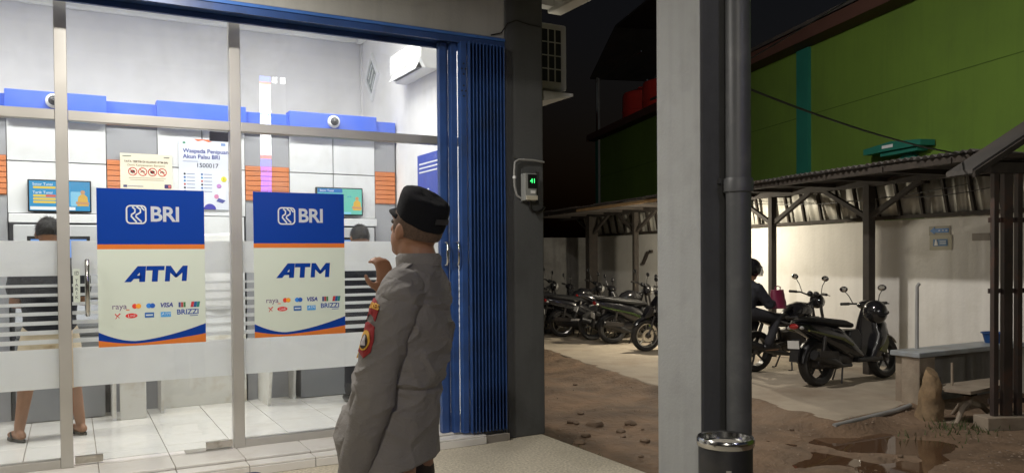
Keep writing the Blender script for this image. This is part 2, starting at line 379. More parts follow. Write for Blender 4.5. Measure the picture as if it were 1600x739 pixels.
# ================================================================== BANK BUILDING
bank = thing('bank_building', 'bank kiosk building with bright glazed front and charcoal corner pillar', 'building', (0, 8, -.1))
bx('back_wall', -3.2, 10.3, -.1, 3.42, 10.5, 4.6, M['plaster_white'], bank)
bx('side_wall', 3.42, 6.75, -.5, 3.80, 16, 7.2, M['plaster_white'], bank)
bx('side_wall', -3.4, 6.75, -.5, -3.2, 16, 7.2, M['plaster_white'], bank)
bx('ceiling', -3.2, 6.62, 4.44, 3.42, 10.5, 4.6, M['ceiling'], bank)
bx('cornice', 3.33, 6.9, 4.34, 3.42, 10.3, 4.44, M['ceiling'], bank, bevel=.02)
bx('cornice', -3.2, 10.2, 4.34, 3.33, 10.3, 4.44, M['ceiling'], bank, bevel=.02)
bx('conduit', 3.39, 10.25, 2.9, 3.42, 10.29, 4.34, M['plaster_white'], bank)
bx('beam', -6.5, 6.36, 3.485, 3.436, 6.62, 4.55, M['beam'], bank, bevel=.008)
bx('upper_wall', -6.5, 6.40, 4.56, 3.80, 6.7, 7.2, M['beam'], bank)
bx('rear_upper_wall', -3.4, 15.8, -.5, 3.42, 16, 7.2, M['plaster_white'], bank)
bx('roof', -6.5, 6.2, 7.2, 4.1, 16.2, 7.4, M['beam'], bank)
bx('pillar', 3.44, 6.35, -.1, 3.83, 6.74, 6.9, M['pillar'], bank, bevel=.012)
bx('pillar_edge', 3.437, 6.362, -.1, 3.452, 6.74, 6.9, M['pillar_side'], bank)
bx('pillar', -6.5, 6.30, -.1, -6.1, 6.74, 6.9, M['pillar'], bank, bevel=.012)
bx('front_wall', -6.1, 6.5, -.1, -3.2, 6.74, 4.0, M['beam'], bank)
# --- canopy over the terrace, carried by the free column
can = thing('terrace_canopy', 'flat concrete canopy with gutter edge above the terrace', 'canopy', (0, 5, 3.87))
bx('slab', -7, 3.35, 3.90, 4.05, 6.345, 4.05, M['beam'], can)
bx('gutter', 4.05, 3.35, 3.862, 4.2, 6.62, 4.02, M['cream_metal'], can, bevel=.01)
bx('rear_fascia', 3.86, 6.5, 3.90, 4.05, 6.62, 4.0, M['cream_metal'], can)
bx('fascia', -7, 3.25, 3.84, 4.2, 3.35, 4.1, M['beam'], can, bevel=.01)
colm = thing('square_column', 'free-standing square column, pale grey on its side and charcoal in front', 'column', (3.645, 4.02, -.1))
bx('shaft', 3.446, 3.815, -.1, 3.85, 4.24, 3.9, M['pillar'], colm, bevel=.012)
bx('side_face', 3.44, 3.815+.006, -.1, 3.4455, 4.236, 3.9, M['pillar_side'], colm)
pip = thing('drain_pipe', 'grey plastic drain pipe strapped to the charcoal column front', 'pipe', (3.66, 3.73, -.1))
MB().tube([(3.665, 3.725, -.1), (3.665, 3.725, 3.88)], .079, 24).build('pipe', M['pipe'], pip, smooth=True)
MB().lathe([(.08, 1.93), (.092, 1.935), (.094, 2.0), (.088, 2.02), (.08, 2.02)], (3.665, 3.725, 0), 24).build('socket_joint', M['pipe'], pip, smooth=True)
bx('strap', 3.575, 3.79, 1.99, 3.587, 3.82, 2.02, M['pipe'], pip)
bx('strap', 3.745, 3.79, 1.99, 3.757, 3.82, 2.02, M['pipe'], pip)

# --- floor tiles of the room and apron steps
flo = struct(bx('room_floor', -3.2, 6.44, -.099, 3.42, 10.3, -.012, M['grout']))
tm = None
def tile_at(x0, y0, x1, y1, z, parent, h=.02, name='tile'):
    o = bx(name, x0+.003, y0+.003, z-h, x1-.003, y1-.003, z, M['tile'], parent, bevel=.0025)
    return o
tx = [-3.19+.03+.503*i for i in range(14)]
tx = [.163+.503*i for i in range(-7, 7)]
ty = [GY-.05, 7.20, 7.703, 8.206, 8.709, 9.212]
for a in range(len(tx)-1):
    for b_ in range(len(ty)-1):
        tile_at(max(tx[a], -3.19), ty[b_], min(tx[a+1], 3.41), ty[b_+1], 0, flo)
    tile_at(max(tx[a], -3.19), 6.43, min(tx[a+1], 3.41), GY-.05, -.002, flo)
stp = struct(bx('entrance_step', -3.2, 6.285, -.1, 3.42, 6.44, -.035, M['grout']))
for a in range(len(tx)-1):
    tile_at(max(tx[a], -3.19), 6.275, min(tx[a+1], 3.41), 6.425, -.02, stp, .014)
    bx('riser_tile', max(tx[a], -3.19)+.003, 6.268, -.098, min(tx[a+1], 3.41)-.003, 6.284, -.036, M['tile'], stp, bevel=.0025)

# ================================================================== SHOP FRONT
frm = thing('aluminium_frame', 'silver aluminium shopfront frame with mullions and transom', 'frame', (0, GY, 0))
TZ0, TZ1, TOPZ = 2.575, 2.65, 3.60
MUL = [-2.6, -.04, 1.195, 3.38]
for x in MUL: bx('mullion', x-.042, GY-.05, 0, x+.042, GY+.05, TOPZ, M['alu'], frm, bevel=.004)
for i in range(3):
    x0, x1 = MUL[i]+.043, MUL[i+1]-.043
    bx('transom', x0, GY-.045, TZ0, x1, GY+.045, TZ1, M['alu'], frm, bevel=.004)
    bx('head_rail', x0, GY-.045, TOPZ-.06, x1, GY+.045, TOPZ, M['alu'], frm)
    bx('upper_pane', x0, GY-.004, TZ1, x1, GY+.004, TOPZ-.06, GLASS, frm)
    if i != 1: bx('bottom_rail', x0, GY-.045, .0, x1, GY+.045, .062, M['alu'], frm, bevel=.004)
def pane(root, x0, x1, z0, z1):
    bx('pane', x0, GY-.005, z0, x1, GY+.005, z1, GLASS, root)
    y0, y1 = GY+.0062, GY+.0072
    bx('frosted_band', x0, y0, 1.425, x1, y1, 1.685, FILM, root)
    bx('frosted_band', x0, y0, .59, x1, y1, .885, FILM, root)
    for k in range(7):
        h = .020 + .0022*k; z = 1.353 - .069*k
        bx('frosted_stripe', x0, y0, z-h/2, x1, y1, z+h/2, FILM2, root)
lw = thing('fixed_window', 'fixed glass window with frosted film beside the pull handle door', 'window', (-1.3, GY, 0)); pane(lw, MUL[0]+.043, MUL[1]-.043, .062, TZ0)
rw = thing('fixed_window', 'wide fixed glass window running behind the blue folding shutter', 'window', (2.3, GY, 0)); pane(rw, MUL[2]+.043, MUL[3]-.043, .062, TZ0)
dr = thing('glass_door', 'frameless glass door with steel pull handle and patch fittings', 'door', (.57, GY, 0)); pane(dr, MUL[1]+.05, MUL[2]-.05, .02, TZ0-.006)
hx = .112
h = MB().tube([(hx, GY-.012, 1.13), (hx, GY-.065, 1.135), (hx, GY-.085, 1.16), (hx, GY-.085, 1.50), (hx, GY-.065, 1.53), (hx, GY-.012, 1.535)], .017, 14).build('handle', M['steel'], dr, smooth=True)
MB().tube([(hx, GY+.012, 1.13), (hx, GY+.065, 1.135), (hx, GY+.085, 1.16), (hx, GY+.085, 1.50), (hx, GY+.065, 1.53), (hx, GY+.012, 1.535)], .017, 14).build('handle', M['steel'], dr, smooth=True)
bx('patch_fitting', .012, GY-.022, .012, .20, GY+.022, .066, M['patch'], dr, bevel=.004)
bx('keyhole_cover', .10, GY-.027, .03, .17, GY-.0222, .05, M['patch'], dr, bevel=.002)
bx('patch_fitting', .94, GY-.022, .012, 1.143, GY+.022, .066, M['patch'], dr, bevel=.004)
bx('patch_fitting', 1.0, GY-.025, 2.49, 1.143, GY+.025, 2.565, M['darkfit'], dr, bevel=.004)
spr = bx('floor_spring', .78, GY-.055, 0, 1.14, GY+.055, .007, M['steel']); tag(spr, 'brushed steel floor spring cover sunk at the door foot', 'floor spring')

def flat(name, poly, y, m, parent, th=.0008):
    return MB().prism(poly, lambda a, b, d: (a, d, b), y-th, y).build(name, m, parent)
def rect(x0, z0, x1, z1): return [(x0, z0), (x1, z0), (x1, z1), (x0, z1)]
def disc(cx, cz, r, n=20, rz=None): return [(cx+r*math.cos(2*math.pi*i/n), cz+(rz or r)*math.sin(2*math.pi*i/n)) for i in range(n)]
def rrect(x0, z0, x1, z1, r, n=5):
    p = []
    for cx, cz, a0 in ((x1-r, z1-r, 0), (x0+r, z1-r, 90), (x0+r, z0+r, 180), (x1-r, z0+r, 270)):
        p += [(cx+r*math.cos(R(a0+90*i/n)), cz+r*math.sin(R(a0+90*i/n))) for i in range(n+1)]
    return p
def ribbon(name, pts, wd, y, m, parent, th=.0008, closed=False):
    pts = [Vector(p) for p in pts]; n = len(pts); L = []; Rr = []
    for i, p in enumerate(pts):
        a = pts[(i-1) % n] if closed or i > 0 else p; b = pts[(i+1) % n] if closed or i < n-1 else p
        t = (b-a).normalized(); nrm = Vector((-t.y, t.x)); L.append(p+nrm*wd/2); Rr.append(p-nrm*wd/2)
    mb = MB(); N = n if closed else n-1
    for i in range(N):
        j = (i+1) % n
        mb.prism([tuple(L[i]), tuple(L[j]), tuple(Rr[j]), tuple(Rr[i])], lambda a, b, d: (a, d, b), y-th, y)
    return mb.build(name, m, parent)
def bank_emblem(parent, x, z, s, y, m):
    """rounded square ring with folded bands inside"""
    ribbon('emblem_ring', rrect(x, z, x+s, z+s, s*.2), s*.085, y, m, parent, closed=True)
    def P(l): return [(x+s*a, z+s*b) for a, b in l]
    ribbon('emblem_band', P([(.30, .93), (.44, .80), (.43, .62), (.26, .50), (.24, .40), (.52, .06)]), s*.09, y-.0002, m, parent)
    ribbon('emblem_band', P([(.52, .95), (.72, .80), (.72, .62), (.50, .48), (.48, .38), (.78, .08)]), s*.09, y-.0002, m, parent)
    ribbon('emblem_band', P([(.75, .95), (.93, .74)]), s*.08, y-.0002, m, parent)
ICON = lambda c: paint(c)
def atm_sticker(x, z, label):
    y = GY-.0062; W, H = .768, 1.21
    t = thing('atm_sticker', label, 'sticker', (x, y, z), group='ATM stickers on the glass')
    flat('white_field', rect(x, z, x+W, z+.745), y, M['twhite'], t)
    flat('orange_stripe', rect(x, z+.7452, x+W, z+.782), y, M['torange'], t)
    flat('blue_field', rect(x, z+.7822, x+W, z+H), y, M['tblue'], t)
    y1 = y-.0011
    n = 24; top = []; mid = []
    for i in range(n+1):
        q = i/n; d = (q-.33)/.67 if q > .33 else (.33-q)/.33
        a = .036 + ((.115-.036)*d**1.7 if q < .33 else (.150-.036)*d**1.6)
        b = .017 + ((.052-.017)*d**1.6 if q < .33 else (.070-.017)*d**1.5)
        top.append((x+W*q, z+a)); mid.append((x+W*q, z+b))
    mbw = MB(); mbo = MB()
    for i in range(n):
        mbw.prism([mid[i], mid[i+1], top[i+1], top[i]], lambda a, b, d: (a, d, b), y1-.0008, y1)
        mbo.prism([(mid[i][0], z+.0005), (mid[i+1][0], z+.0005), mid[i+1], mid[i]], lambda a, b, d: (a, d, b), y1-.0008, y1)
    mbw.build('blue_wave', M['tblue'], t); mbo.build('orange_wave', M['torange'], t)
    bank_emblem(t, x+.205, z+.945, .135, y1, M['tlogo'])
    text('lettering', 'BRI', x+.478, y1, z+1.012, .162, M['tlogo'], t, bold=.004, spacing=.95)
    shx = lambda l, ox: [(x+.185+ox+a+.08*b, z+.492+b) for a, b in l]
    hh = .122
    for pl_ in ([(-.004, 0), (.044, 0), (.112, .088), (.112, hh), (.082, hh)], [(.100, 0), (.142, 0), (.142, hh), (.100, hh)], [(.050, .024), (.110, .024), (.110, .050), (.068, .050)]):
        flat('letter_stroke', shx(pl_, 0), y1 - (.0003 if len(pl_) == 4 else 0), M['tblue'], t)
    for pl_ in ([(.005, hh-.034), (.135, hh-.034), (.135, hh), (.005, hh)], [(.050, 0), (.092, 0), (.092, hh-.034), (.050, hh-.034)]): flat('letter_stroke', shx(pl_, .140), y1, M['tblue'], t)
    for pl_ in ([(0, 0), (.036, 0), (.036, hh), (0, hh)], [(.124, 0), (.160, 0), (.160, hh), (.124, hh)], [(.036, hh), (.036, hh-.055), (.074, .030), (.086, .030), (.086, .052)], [(.124, hh), (.124, hh-.055), (.086, .030), (.074, .030), (.074, .052)]): flat('letter_stroke', shx(pl_, .284), y1 - (.0003 if len(pl_) > 4 else 0), M['tblue'], t)
    # payment marks, first row
    zr = z+.305
    text('mark', 'raya', x+.145, y1, zr, .062, ICON('#6a4a78'), t); flat('mark_stroke', rect(x+.19, zr-.03, x+.215, zr-.024), y1, ICON('#e8743a'), t)
    flat('mark', disc(x+.252, zr, .019), y1, ICON('#d43a2c'), t); flat('mark', disc(x+.278, zr, .019), y1-.0009, ICON('#eda02c'), t)
    flat('mark', disc(x+.352, zr, .019), y1, ICON('#2f7fd6'), t); flat('mark', disc(x+.378, zr, .019), y1-.0009, ICON('#1c56b0'), t)
    text('mark', 'VISA', x+.478, y1, zr, .048, ICON('#22308c'), t, shear=.2, bold=.0015)
    for i, c in enumerate(('#3a4a86', '#a83a3a', '#3e7a4c')): flat('mark', rect(x+.567+.018*i, zr-.02, x+.583+.018*i, zr+.02), y1, ICON(c), t)
    for i, c in enumerate(('#b8323c', '#22568e', '#2a8078')): flat('mark', [(x+.655+.022*i, zr-.022), (x+.676+.022*i, zr-.022), (x+.684+.022*i, zr+.022), (x+.663+.022*i, zr+.022)], y1, ICON(c), t)
    zr = z+.232
    ribbon('mark', [(x+.115, zr+.018), (x+.128, zr), (x+.15, zr+.02)], .009, y1, ICON('#c8382e'), t); ribbon('mark', [(x+.118, zr-.02), (x+.130, zr), (x+.144, zr-.014)], .006, y1, ICON('#c8382e'), t)
    flat('mark', disc(x+.228, zr, .042, rz=.019), y1, ICON('#d2302c'), t); text('mark', 'Link', x+.228, y1-.001, zr, .032, M['tlogo'], t, shear=.2)
    flat('mark', rect(x+.322, zr-.019, x+.388, zr+.021), y1, ICON('#2d62a8'), t); flat('mark_line', rect(x+.33, zr-.004, x+.38, zr+.006), y1-.001, M['tlogo'], t)
    flat('mark', rect(x+.436, zr-.019, x+.51, zr+.021), y1, ICON('#4f9bd8'), t); text('mark', 'ATM', x+.473, y1-.001, zr+.004, .03, M['tlogo'], t, shear=.25)
    text('mark', 'BRIZZI', x+.635, y1, zr+.014, .056, ICON('#2c4c9c'), t, bold=.0012); flat('mark_line', rect(x+.65, zr-.018, x+.71, zr-.013), y1, ICON('#2c4c9c'), t)
    return t
atm_sticker(.182, .876, 'large blue and white ATM sticker beside the door pull handle')
atm_sticker(1.332, .884, 'large blue and white ATM sticker on the fixed pane right of the door')
ps = thing('pull_sticker', 'narrow white pull sticker standing left of the door handle', 'sticker', (.03, GY-.0062, 1.2))
flat('strip', rect(.018, 1.225, .064, 1.475), GY-.0062, M['twhite'], ps)
for i, c in enumerate('TARIK'): text('letter', c, .041, GY-.0073, 1.385-.031*i, .034, paint('#4a4e55'), ps)
bank_emblem(ps, .028, 1.43, .026, GY-.0073, paint('#4a4e55'))

# ================================================================== BLUE HEADER AND FOLDING SHUTTER
hd = thing('shutter_header', 'blue steel header channel running above the glass front', 'header', (0, 6.5, 3.38))
bx('front_lip', -6.1, 6.352, 3.40, 3.434, 6.366, 3.484, M['header'], hd)
bx('channel', -6.1, 6.368, 3.42, 3.434, 6.60, 3.484, M['header'], hd)
bx('inner_lip', -6.1, 6.53, 3.375, 3.434, 6.56, 3.419, M['header'], hd)
bx('edge_strip', -6.1, 6.34, 3.455, 3.434, 6.351, 3.478, mat('header_highlight', (.05, .15, .45), .35), hd)  # lighter header blue paints a highlight along the channel edge
sh = thing('folding_shutter', 'folded blue steel concertina shutter stacked against the charcoal pillar', 'shutter', (3.1, 6.4, -.002))
ZT = 3.405
def ch(x0, x1, y0, y1, name='slat'): return bx(name, x0, y0, .0, x1, y1, ZT, M['shutter'], sh, bevel=.003)
ch(2.835, 2.90, 6.44, 6.50, 'end_post'); ch(2.903, 2.925, 6.46, 6.50, 'end_post'); ch(2.928, 2.985, 6.40, 6.47, 'end_post')
ch(2.99, 3.045, 6.335, 6.40, 'lead_plate')
for k in range(11):
    x = 3.062 + .0335*k
    mbs = MB(); mbs.box(x, 6.305, .0, x+.005, 6.43, ZT); mbs.box(x-.003, 6.299, .0, x+.0065, 6.3045, ZT)
    mbs.box(x+.0055, 6.425, .0, x+.030, 6.4295, ZT)
    mbs.build('slat', M['shutter'], sh, bevel=.0012)
for zz in (3.17, 2.98):
    for dx, dz in ((0, .045), (0, -.045), (.018, 0), (-.018, 0)):
        MB().lathe([(.0085, 0), (.0085, .004)], (3.018+dx, 6.3345, zz+dz), 10, True, Matrix.Rotation(R(90), 3, 'X')).build('punched_hole', M['black_plastic'], sh)
for x, y in ((2.868, 6.435), (2.957, 6.395)):
    MB().tube([(x, y, 1.47), (x, y-.05, 1.475), (x, y-.065, 1.50), (x, y-.065, 1.64), (x, y-.05, 1.665), (x, y, 1.67)], .0105, 10).build('handle', M['chrome'], sh, smooth=True)

# ================================================================== ROOM INTERIOR
FY = 9.05
par = thing('machine_partition', 'white and grey panelled partition wall with blue top housing the cash machines', 'partition', (1.2, FY, 0))
BAYS = [(-.515, .336), (.807, 1.678), (2.153, 3.146)]
COLS = [(-.99, -.515), (.336, .807), (1.678, 2.153), (3.146, 3.40)]
for x0, x1 in COLS + [(-2.3, -1.86)]:
    bx('grey_column', x0+.002, FY, 0, x1-.002, FY+.12, 2.90, M['grey_panel'], par)
    for k in range(7):
        bx('orange_slat', x0+.004, FY-.016, 2.172+.053*k, x1-.004, FY-.001, 2.172+.053*k+.047, M['orange'], par, bevel=.004)
    bx('slat_backing', x0+.003, FY-.003, 2.165, x1-.003, FY-.0005, 2.545, mat('slat_gap', (.35, .11, .04), .6), par)
    bx('blue_fascia', x0, FY-.03, 2.902, x1, FY+.1, 3.125, M['blue_panel'], par, bevel=.004)
for x0, x1 in BAYS + [(-1.86, -.99)]:
    xm = (x0+x1)/2
    bx('bay_backing', x0+.001, FY+.03, 0, x1-.001, FY+.1, 2.90, mat('seam_dark', (.10, .10, .11), .8), par)
    for za, zb in ((2.497, 2.898), (1.995, 2.487)):
        for a, b_ in ((x0+.004, xm-.005), (xm+.005, x1-.004)):
            bx('panel', a, FY-.012, za, b_, FY+.029, zb, M['panel_white'], par, bevel=.003)
    bx('blue_fascia', x0-.006, FY-.075, 2.902, x1+.006, FY+.1, 3.165, M['blue_panel'], par, bevel=.004)
bx('shelf_top', -3.19, FY+.101, 2.86, 3.41, 10.29, 2.9, M['panel_white'], par)
# bays 1 and 3: cash machines; bay 2: boarded up
def cash_machine(x0, x1, label):
    t = thing('cash_machine', label, 'cash machine', ((x0+x1)/2, FY-.1, 0), group='cash machines in the partition')
    a, b_ = x0+.05, x1-.05
    bx('hood', x0+.012, FY-.10, 1.90, x1-.012, FY-.013, 1.985, M['panel_white'], t, bevel=.006)
    bx('cabinet', a, FY-.22, .005, b_, FY+.02, .80, M['atmgrey'], t, bevel=.012)
    bx('plinth', a+.03, FY-.20, 0.0, b_-.03, FY+.02, .05, M['black_plastic'], t)
    bx('fascia', a, FY-.13, 1.16, b_, FY+.025, 1.88, M['atmlight'], t, bevel=.012)
    mbk = MB(); mbk.prism([(FY-.34, .90), (FY-.34, .94), (FY-.13, 1.15), (FY+.02, 1.15), (FY+.02, .80), (FY-.2, .805)], lambda p, q, d: (d, p, q), a+.01, b_-.01)
    ks = mbk.build('keypad_shelf', M['atmgrey'], t, bevel=.008)
    for r in range(4):
        for c in range(4):
            kx = (a+b_)/2-.09+.05*c; ky = FY-.315+.035*r; kz = .955+.034*r
            bx('key', kx, ky, kz-.006, kx+.036, ky+.022, kz+.018, M['steel'], ks)
    bx('screen', a+.14, FY-.136, 1.33, b_-.14, FY-.131, 1.74, emis('machine_screen', (.20, .42, .95), .9), t)
    bx('screen_bezel', a+.11, FY-.1315, 1.30, b_-.11, FY-.129, 1.77, M['black_plastic'], t)
    bx('card_slot', b_-.12, FY-.142, 1.42, b_-.03, FY-.131, 1.47, M['black_plastic'], t, bevel=.003)
    bx('cash_slot', a+.2, FY-.145, 1.19, b_-.2, FY-.131, 1.235, M['black_plastic'], t, bevel=.003)
    return t
cash_machine(*BAYS[0], 'grey cash machine used by the customer in beige shorts')
t3 = cash_machine(*BAYS[2], 'grey cash machine in the bay next to the side wall')
bx('name_strip', 2.21, FY-.232, .62, 2.5, FY-.2205, .76, paint('#1d2a5e'), t3); text('lettering', 'E', 2.30, FY-.2335, .69, .11, M['paper'], t3, bold=.004)
cash_machine(-1.86, -.99, 'grey cash machine in the bay behind the left fixed window')
b2 = thing('boarded_bay', 'machine bay closed with white boards and a draped paper sheet', 'boarded bay', (1.24, FY-.05, 0))
bx('board', .83, FY-.06, .0, 1.655, FY-.02, .75, M['board'], b2, bevel=.006); bx('board', .83, FY-.04, .76, 1.655, FY-.014, 1.985, M['panel_white'], b2, bevel=.004)
mbp = MB(); nx_, nz_ = 22, 16; vs = []
for j in range(nz_+1):
    for i in range(nx_+1):
        x = .88 + .72*i/nx_; z = 1.0+.83*j/nz_
        vs.append((x, FY-.055-.012*math.sin(i*.9+.3*j)*(.4+.6*(1-j/nz_)) - .008*noise.noise(Vector((x*6, z*6, 0))), z - .03*math.sin(i/nx_*math.pi)*(j == nz_)))
mbp.add(vs, [(j*(nx_+1)+i, j*(nx_+1)+i+1, (j+1)*(nx_+1)+i+1, (j+1)*(nx_+1)+i) for j in range(nz_) for i in range(nx_)])
o = mbp.build('paper_sheet', M['paper'], b2, smooth=True); sm = o.modifiers.new('s', 'SOLIDIFY'); sm.thickness = .002
def divider(x, y0, label, lean=0, w=.03, hgt=1.35):
    t = thing('divider_board', label, 'divider', (x, FY-.2, 0), group='privacy boards between machines')
    mbd = MB(); mbd.prism([(y0, 0), (FY-.002, 0), (FY-.002, hgt), (y0-.06, hgt), (y0-.12-lean, .75)], lambda p, q, d: (d, p, q), x-w/2, x+w/2)
    mbd.build('board', M['board'], t, bevel=.004); bx('edge_strip', x-w/2-.002, y0-.004, .0, x+w/2+.002, y0-.0005, .1, M['panel_white'], t)
divider(.352, 8.55, 'white privacy board beside the machine of the customer in shorts')
divider(.79, 8.72, 'white chipped privacy board left of the boarded bay')
divider(1.80, 8.55, 'white leaning privacy board right of the boarded bay', .1)
divider(2.13, 8.85, 'white privacy board beside the machine near the side wall')
pb = bx('notice_board', .40, 8.545, .002, .63, 8.575, .62, M['board'], bevel=.004); tag(pb, 'low white board standing on the floor by the shorts customer', 'board')
for nm in ('screen_a', 'screen_b'): pass
def tv(x0, z0, w_, h_, label, kind):
    y = FY-.09
    t = thing('wall_screen', label, 'screen', (x0+w_/2, y, z0-.03), group='screens above the machines')
    bx('casing', x0, y, z0, x0+w_, y+.06, z0+h_, M['black_plastic'], t, bevel=.006)
    bx('bracket', x0+w_/2-.06, y+.0605, z0+.06, x0+w_/2+.06, y+.078, z0+h_-.06, M['black_plastic'], t)
    ys = y-.0006; b0 = .013
    E_ = lambda n, c, s=1.0: emis(n, cl(c), s)
    flat('display', rect(x0+b0, z0+b0, x0+w_-b0, z0+h_-b0), ys, E_('scr_' + kind, '#2ba4e0' if kind == 'a' else '#7fdcc8', .85), t)
    y2 = ys-.0009
    if kind == 'a':
        text('caption', 'Setor Tunai', x0+.125, y2, z0+h_-.045, .036, E_('scr_w', '#ffffff'), t); text('caption', 'Tarik Tunai', x0+.125, y2, z0+h_-.125, .036, E_('scr_w', '#ffffff'), t)
        for k, zz in enumerate((.075, .155, .185, .215)):
            flat('banner', rrect(x0+.045, z0+h_-zz-.012, x0+.235, z0+h_-zz+.010, .008), y2, E_('scr_y', '#f4d24a'), t)
        flat('banner', rrect(x0+.15, z0+h_-.166, x0+.235, z0+h_-.145, .008), y2-.001, E_('scr_r', '#e8664a'), t)
        flat('ticker', rect(x0+.02, z0+.02, x0+.40, z0+.05), y2, E_('scr_w', '#ffffff'), t)
        flat('phone_outline', rrect(x0+.36, z0+.06, x0+.45, z0+.20, .01), y2, E_('scr_lb', '#8fd4f4'), t)
        px = x0+.465
    else:
        flat('title_bar', rect(x0+.015, z0+h_-.06, x0+.30, z0+h_-.015), y2, E_('scr_db', '#1e78c8'), t); text('caption', 'Setor Tunai', x0+.12, y2-.001, z0+h_-.038, .034, E_('scr_w', '#ffffff'), t)
        text('caption', 'tarik', x0+.38, y2, z0+h_-.10, .026, E_('scr_db', '#1e78c8'), t); flat('ticker', rect(x0+.02, z0+.016, x0+.40, z0+.04), y2, E_('scr_lb', '#8fd4f4'), t)
        flat('panel', rect(x0+.015, z0+.05, x0+.30, z0+h_-.065), y2, E_('scr_c', '#58c2d8'), t)
        px = x0+.47
    flat('figure_head', disc(px, z0+.195, .02), y2-.001, E_('scr_skin', '#d8a070'), t)
    flat('figure_body', [(px-.05, z0+.06), (px+.05, z0+.06), (px+.04, z0+.15), (px+.015, z0+.175), (px-.015, z0+.175), (px-.04, z0+.15)], y2-.001, E_('scr_cloth', '#e8b850'), t)
    flat('figure_arm', [(px-.06, z0+.08), (px+.055, z0+.075), (px+.055, z0+.098), (px-.06, z0+.105)], y2-.002, E_('scr_skin', '#d8a070'), t)
    return t
tv(-.345, 2.005, .54, .31, 'black screen with blue display above the shorts customer', 'a')
tv(2.43, 2.02, .54, .315, 'black screen with mint green display near the side wall', 'b')
# --- notices
def notice(name, x0, z0, x1, z1, y, m, label):
    t = thing(name, label, 'poster', ((x0+x1)/2, y, z0)); bx('sheet', x0, y, z0, x1, y+.003, z1, m, t); return t
n1 = notice('rules_notice', .458, 2.255, .945, 2.615, FY-.024, mat('cream_paper', (.78, .72, .58), .6, var=.02), 'cream notice with four red prohibition circles on grey column')
y = FY-.0245
text('heading', 'TATA TERTIB DI RUANG ATM BRI', .70, y, 2.533, .0275, paint('#5a463c'), n1, bold=.0006); text('heading', 'Demi Kenyamanan Bersama', .70, y, 2.498, .031, paint('#8a7a5c'), n1)
for k in range(4):
    cx, cz = .573+.092*k, 2.432
    ribbon('red_ring', disc(cx, cz, .039), .008, y, paint('#c02a2c'), n1, closed=True)
    ribbon('red_bar', [(cx-.027, cz+.027), (cx+.027, cz-.027)], .007, y-.001, paint('#c02a2c'), n1)
    if k in (0, 2): flat('pictogram', disc(cx, cz, .022, rz=.017), y-.0003, paint('#3a2a28'), n1)
    else: ribbon('pictogram', [(cx-.02, cz-.008), (cx, cz+.012), (cx+.02, cz-.004)], .009, y-.0003, paint('#5a4a44'), n1)
for k in range(2): flat('text_line', rect(.535+.01*k, 2.366-.02*k, .885-.02*k, 2.372-.02*k), y, paint('#a89a86'), n1)
flat('emblem', rect(.485, 2.272, .52, 2.296), y, paint('#3a3f6e'), n1); flat('text_line', rect(.525, 2.28, .67, 2.288), y, paint('#8a8a96'), n1)
flat('corner_badge', rrect(.868, 2.268, .935, 2.31, .008), y, paint('#3c2f66'), n1); flat('corner_badge_inset', rrect(.905, 2.275, .93, 2.303, .006), y-.001, paint('#c86a6a'), n1)
flat('text_line', rect(.48, 2.585, .56, 2.592), y, paint('#6a7a72'), n1); flat('text_line', rect(.865, 2.58, .92, 2.592), y, paint('#8a8a84'), n1)
n2 = notice('fraud_warning_poster', 1.01, 2.06, 1.50, 2.80, FY-.024, mat('pale_blue_paper', (.68, .71, .80), .5, var=.02), 'pale warning poster reading 1500017 on the boarded bay')
text('heading', 'Waspada Penipuan', 1.05, y, 2.672, .060, paint('#3a4590'), n2, align='LEFT', bold=.001); text('heading', 'Akun Palsu BRI', 1.05, y, 2.612, .060, paint('#3a4590'), n2, align='LEFT', bold=.001)
text('number', '1500017', 1.29, y, 2.522, .064, paint('#3c3f52'), n2, bold=.0006)
for k in range(6):
    for cx in (1.065, 1.235):
        flat('bullet', disc(cx, 2.43-.036*k, .011, 12), y, paint(('#3a66a8', '#4a86b8', '#b85a52', '#2e2e3a')[(k+int(cx*7)) % 4]), n2)
        flat('text_line', rect(cx+.02, 2.427-.036*k, cx+.10+.02*((k*3) % 3), 2.434-.036*k), y, paint('#7a86a8'), n2)
for k in range(2): flat('text_line', rect(1.05, 2.56, 1.2, 2.565), y, paint('#8a96b4'), n2) if k == 0 else flat('orange_swoosh', [(1.16, 2.798), (1.20, 2.775), (1.25, 2.79), (1.31, 2.77), (1.38, 2.798)], y, paint('#d8744e'), n2)
flat('emblem', rect(1.05, 2.745, 1.075, 2.765), y, paint('#4a8a6a'), n2); flat('emblem', rect(1.43, 2.74, 1.475, 2.768), y, paint('#7a92c0'), n2)
flat('violet_half_disc', [(1.31+.062*math.cos(R(a)), 2.062+.06*math.sin(R(a))) for a in range(0, 181, 15)], y, paint('#4a48a8'), n2)
flat('drawing_robot', rrect(1.40, 2.15, 1.475, 2.30, .02), y, paint('#dfe4f2'), n2); flat('drawing_phone', [(1.375, 2.15), (1.44, 2.13), (1.47, 2.16), (1.40, 2.185)], y-.001, paint('#5a5f9e'), n2)
flat('drawing_dot', disc(1.455, 2.385, .03), y, paint('#d8d04a'), n2); flat('drawing_dot', disc(1.405, 2.31, .025), y, paint('#c08ac8'), n2); flat('drawing_dot', disc(1.378, 2.20, .024), y, paint('#d08ab0'), n2)
text('drawing_mark', '1', 1.455, y-.001, 2.385, .04, paint('#3a3a3a'), n2)
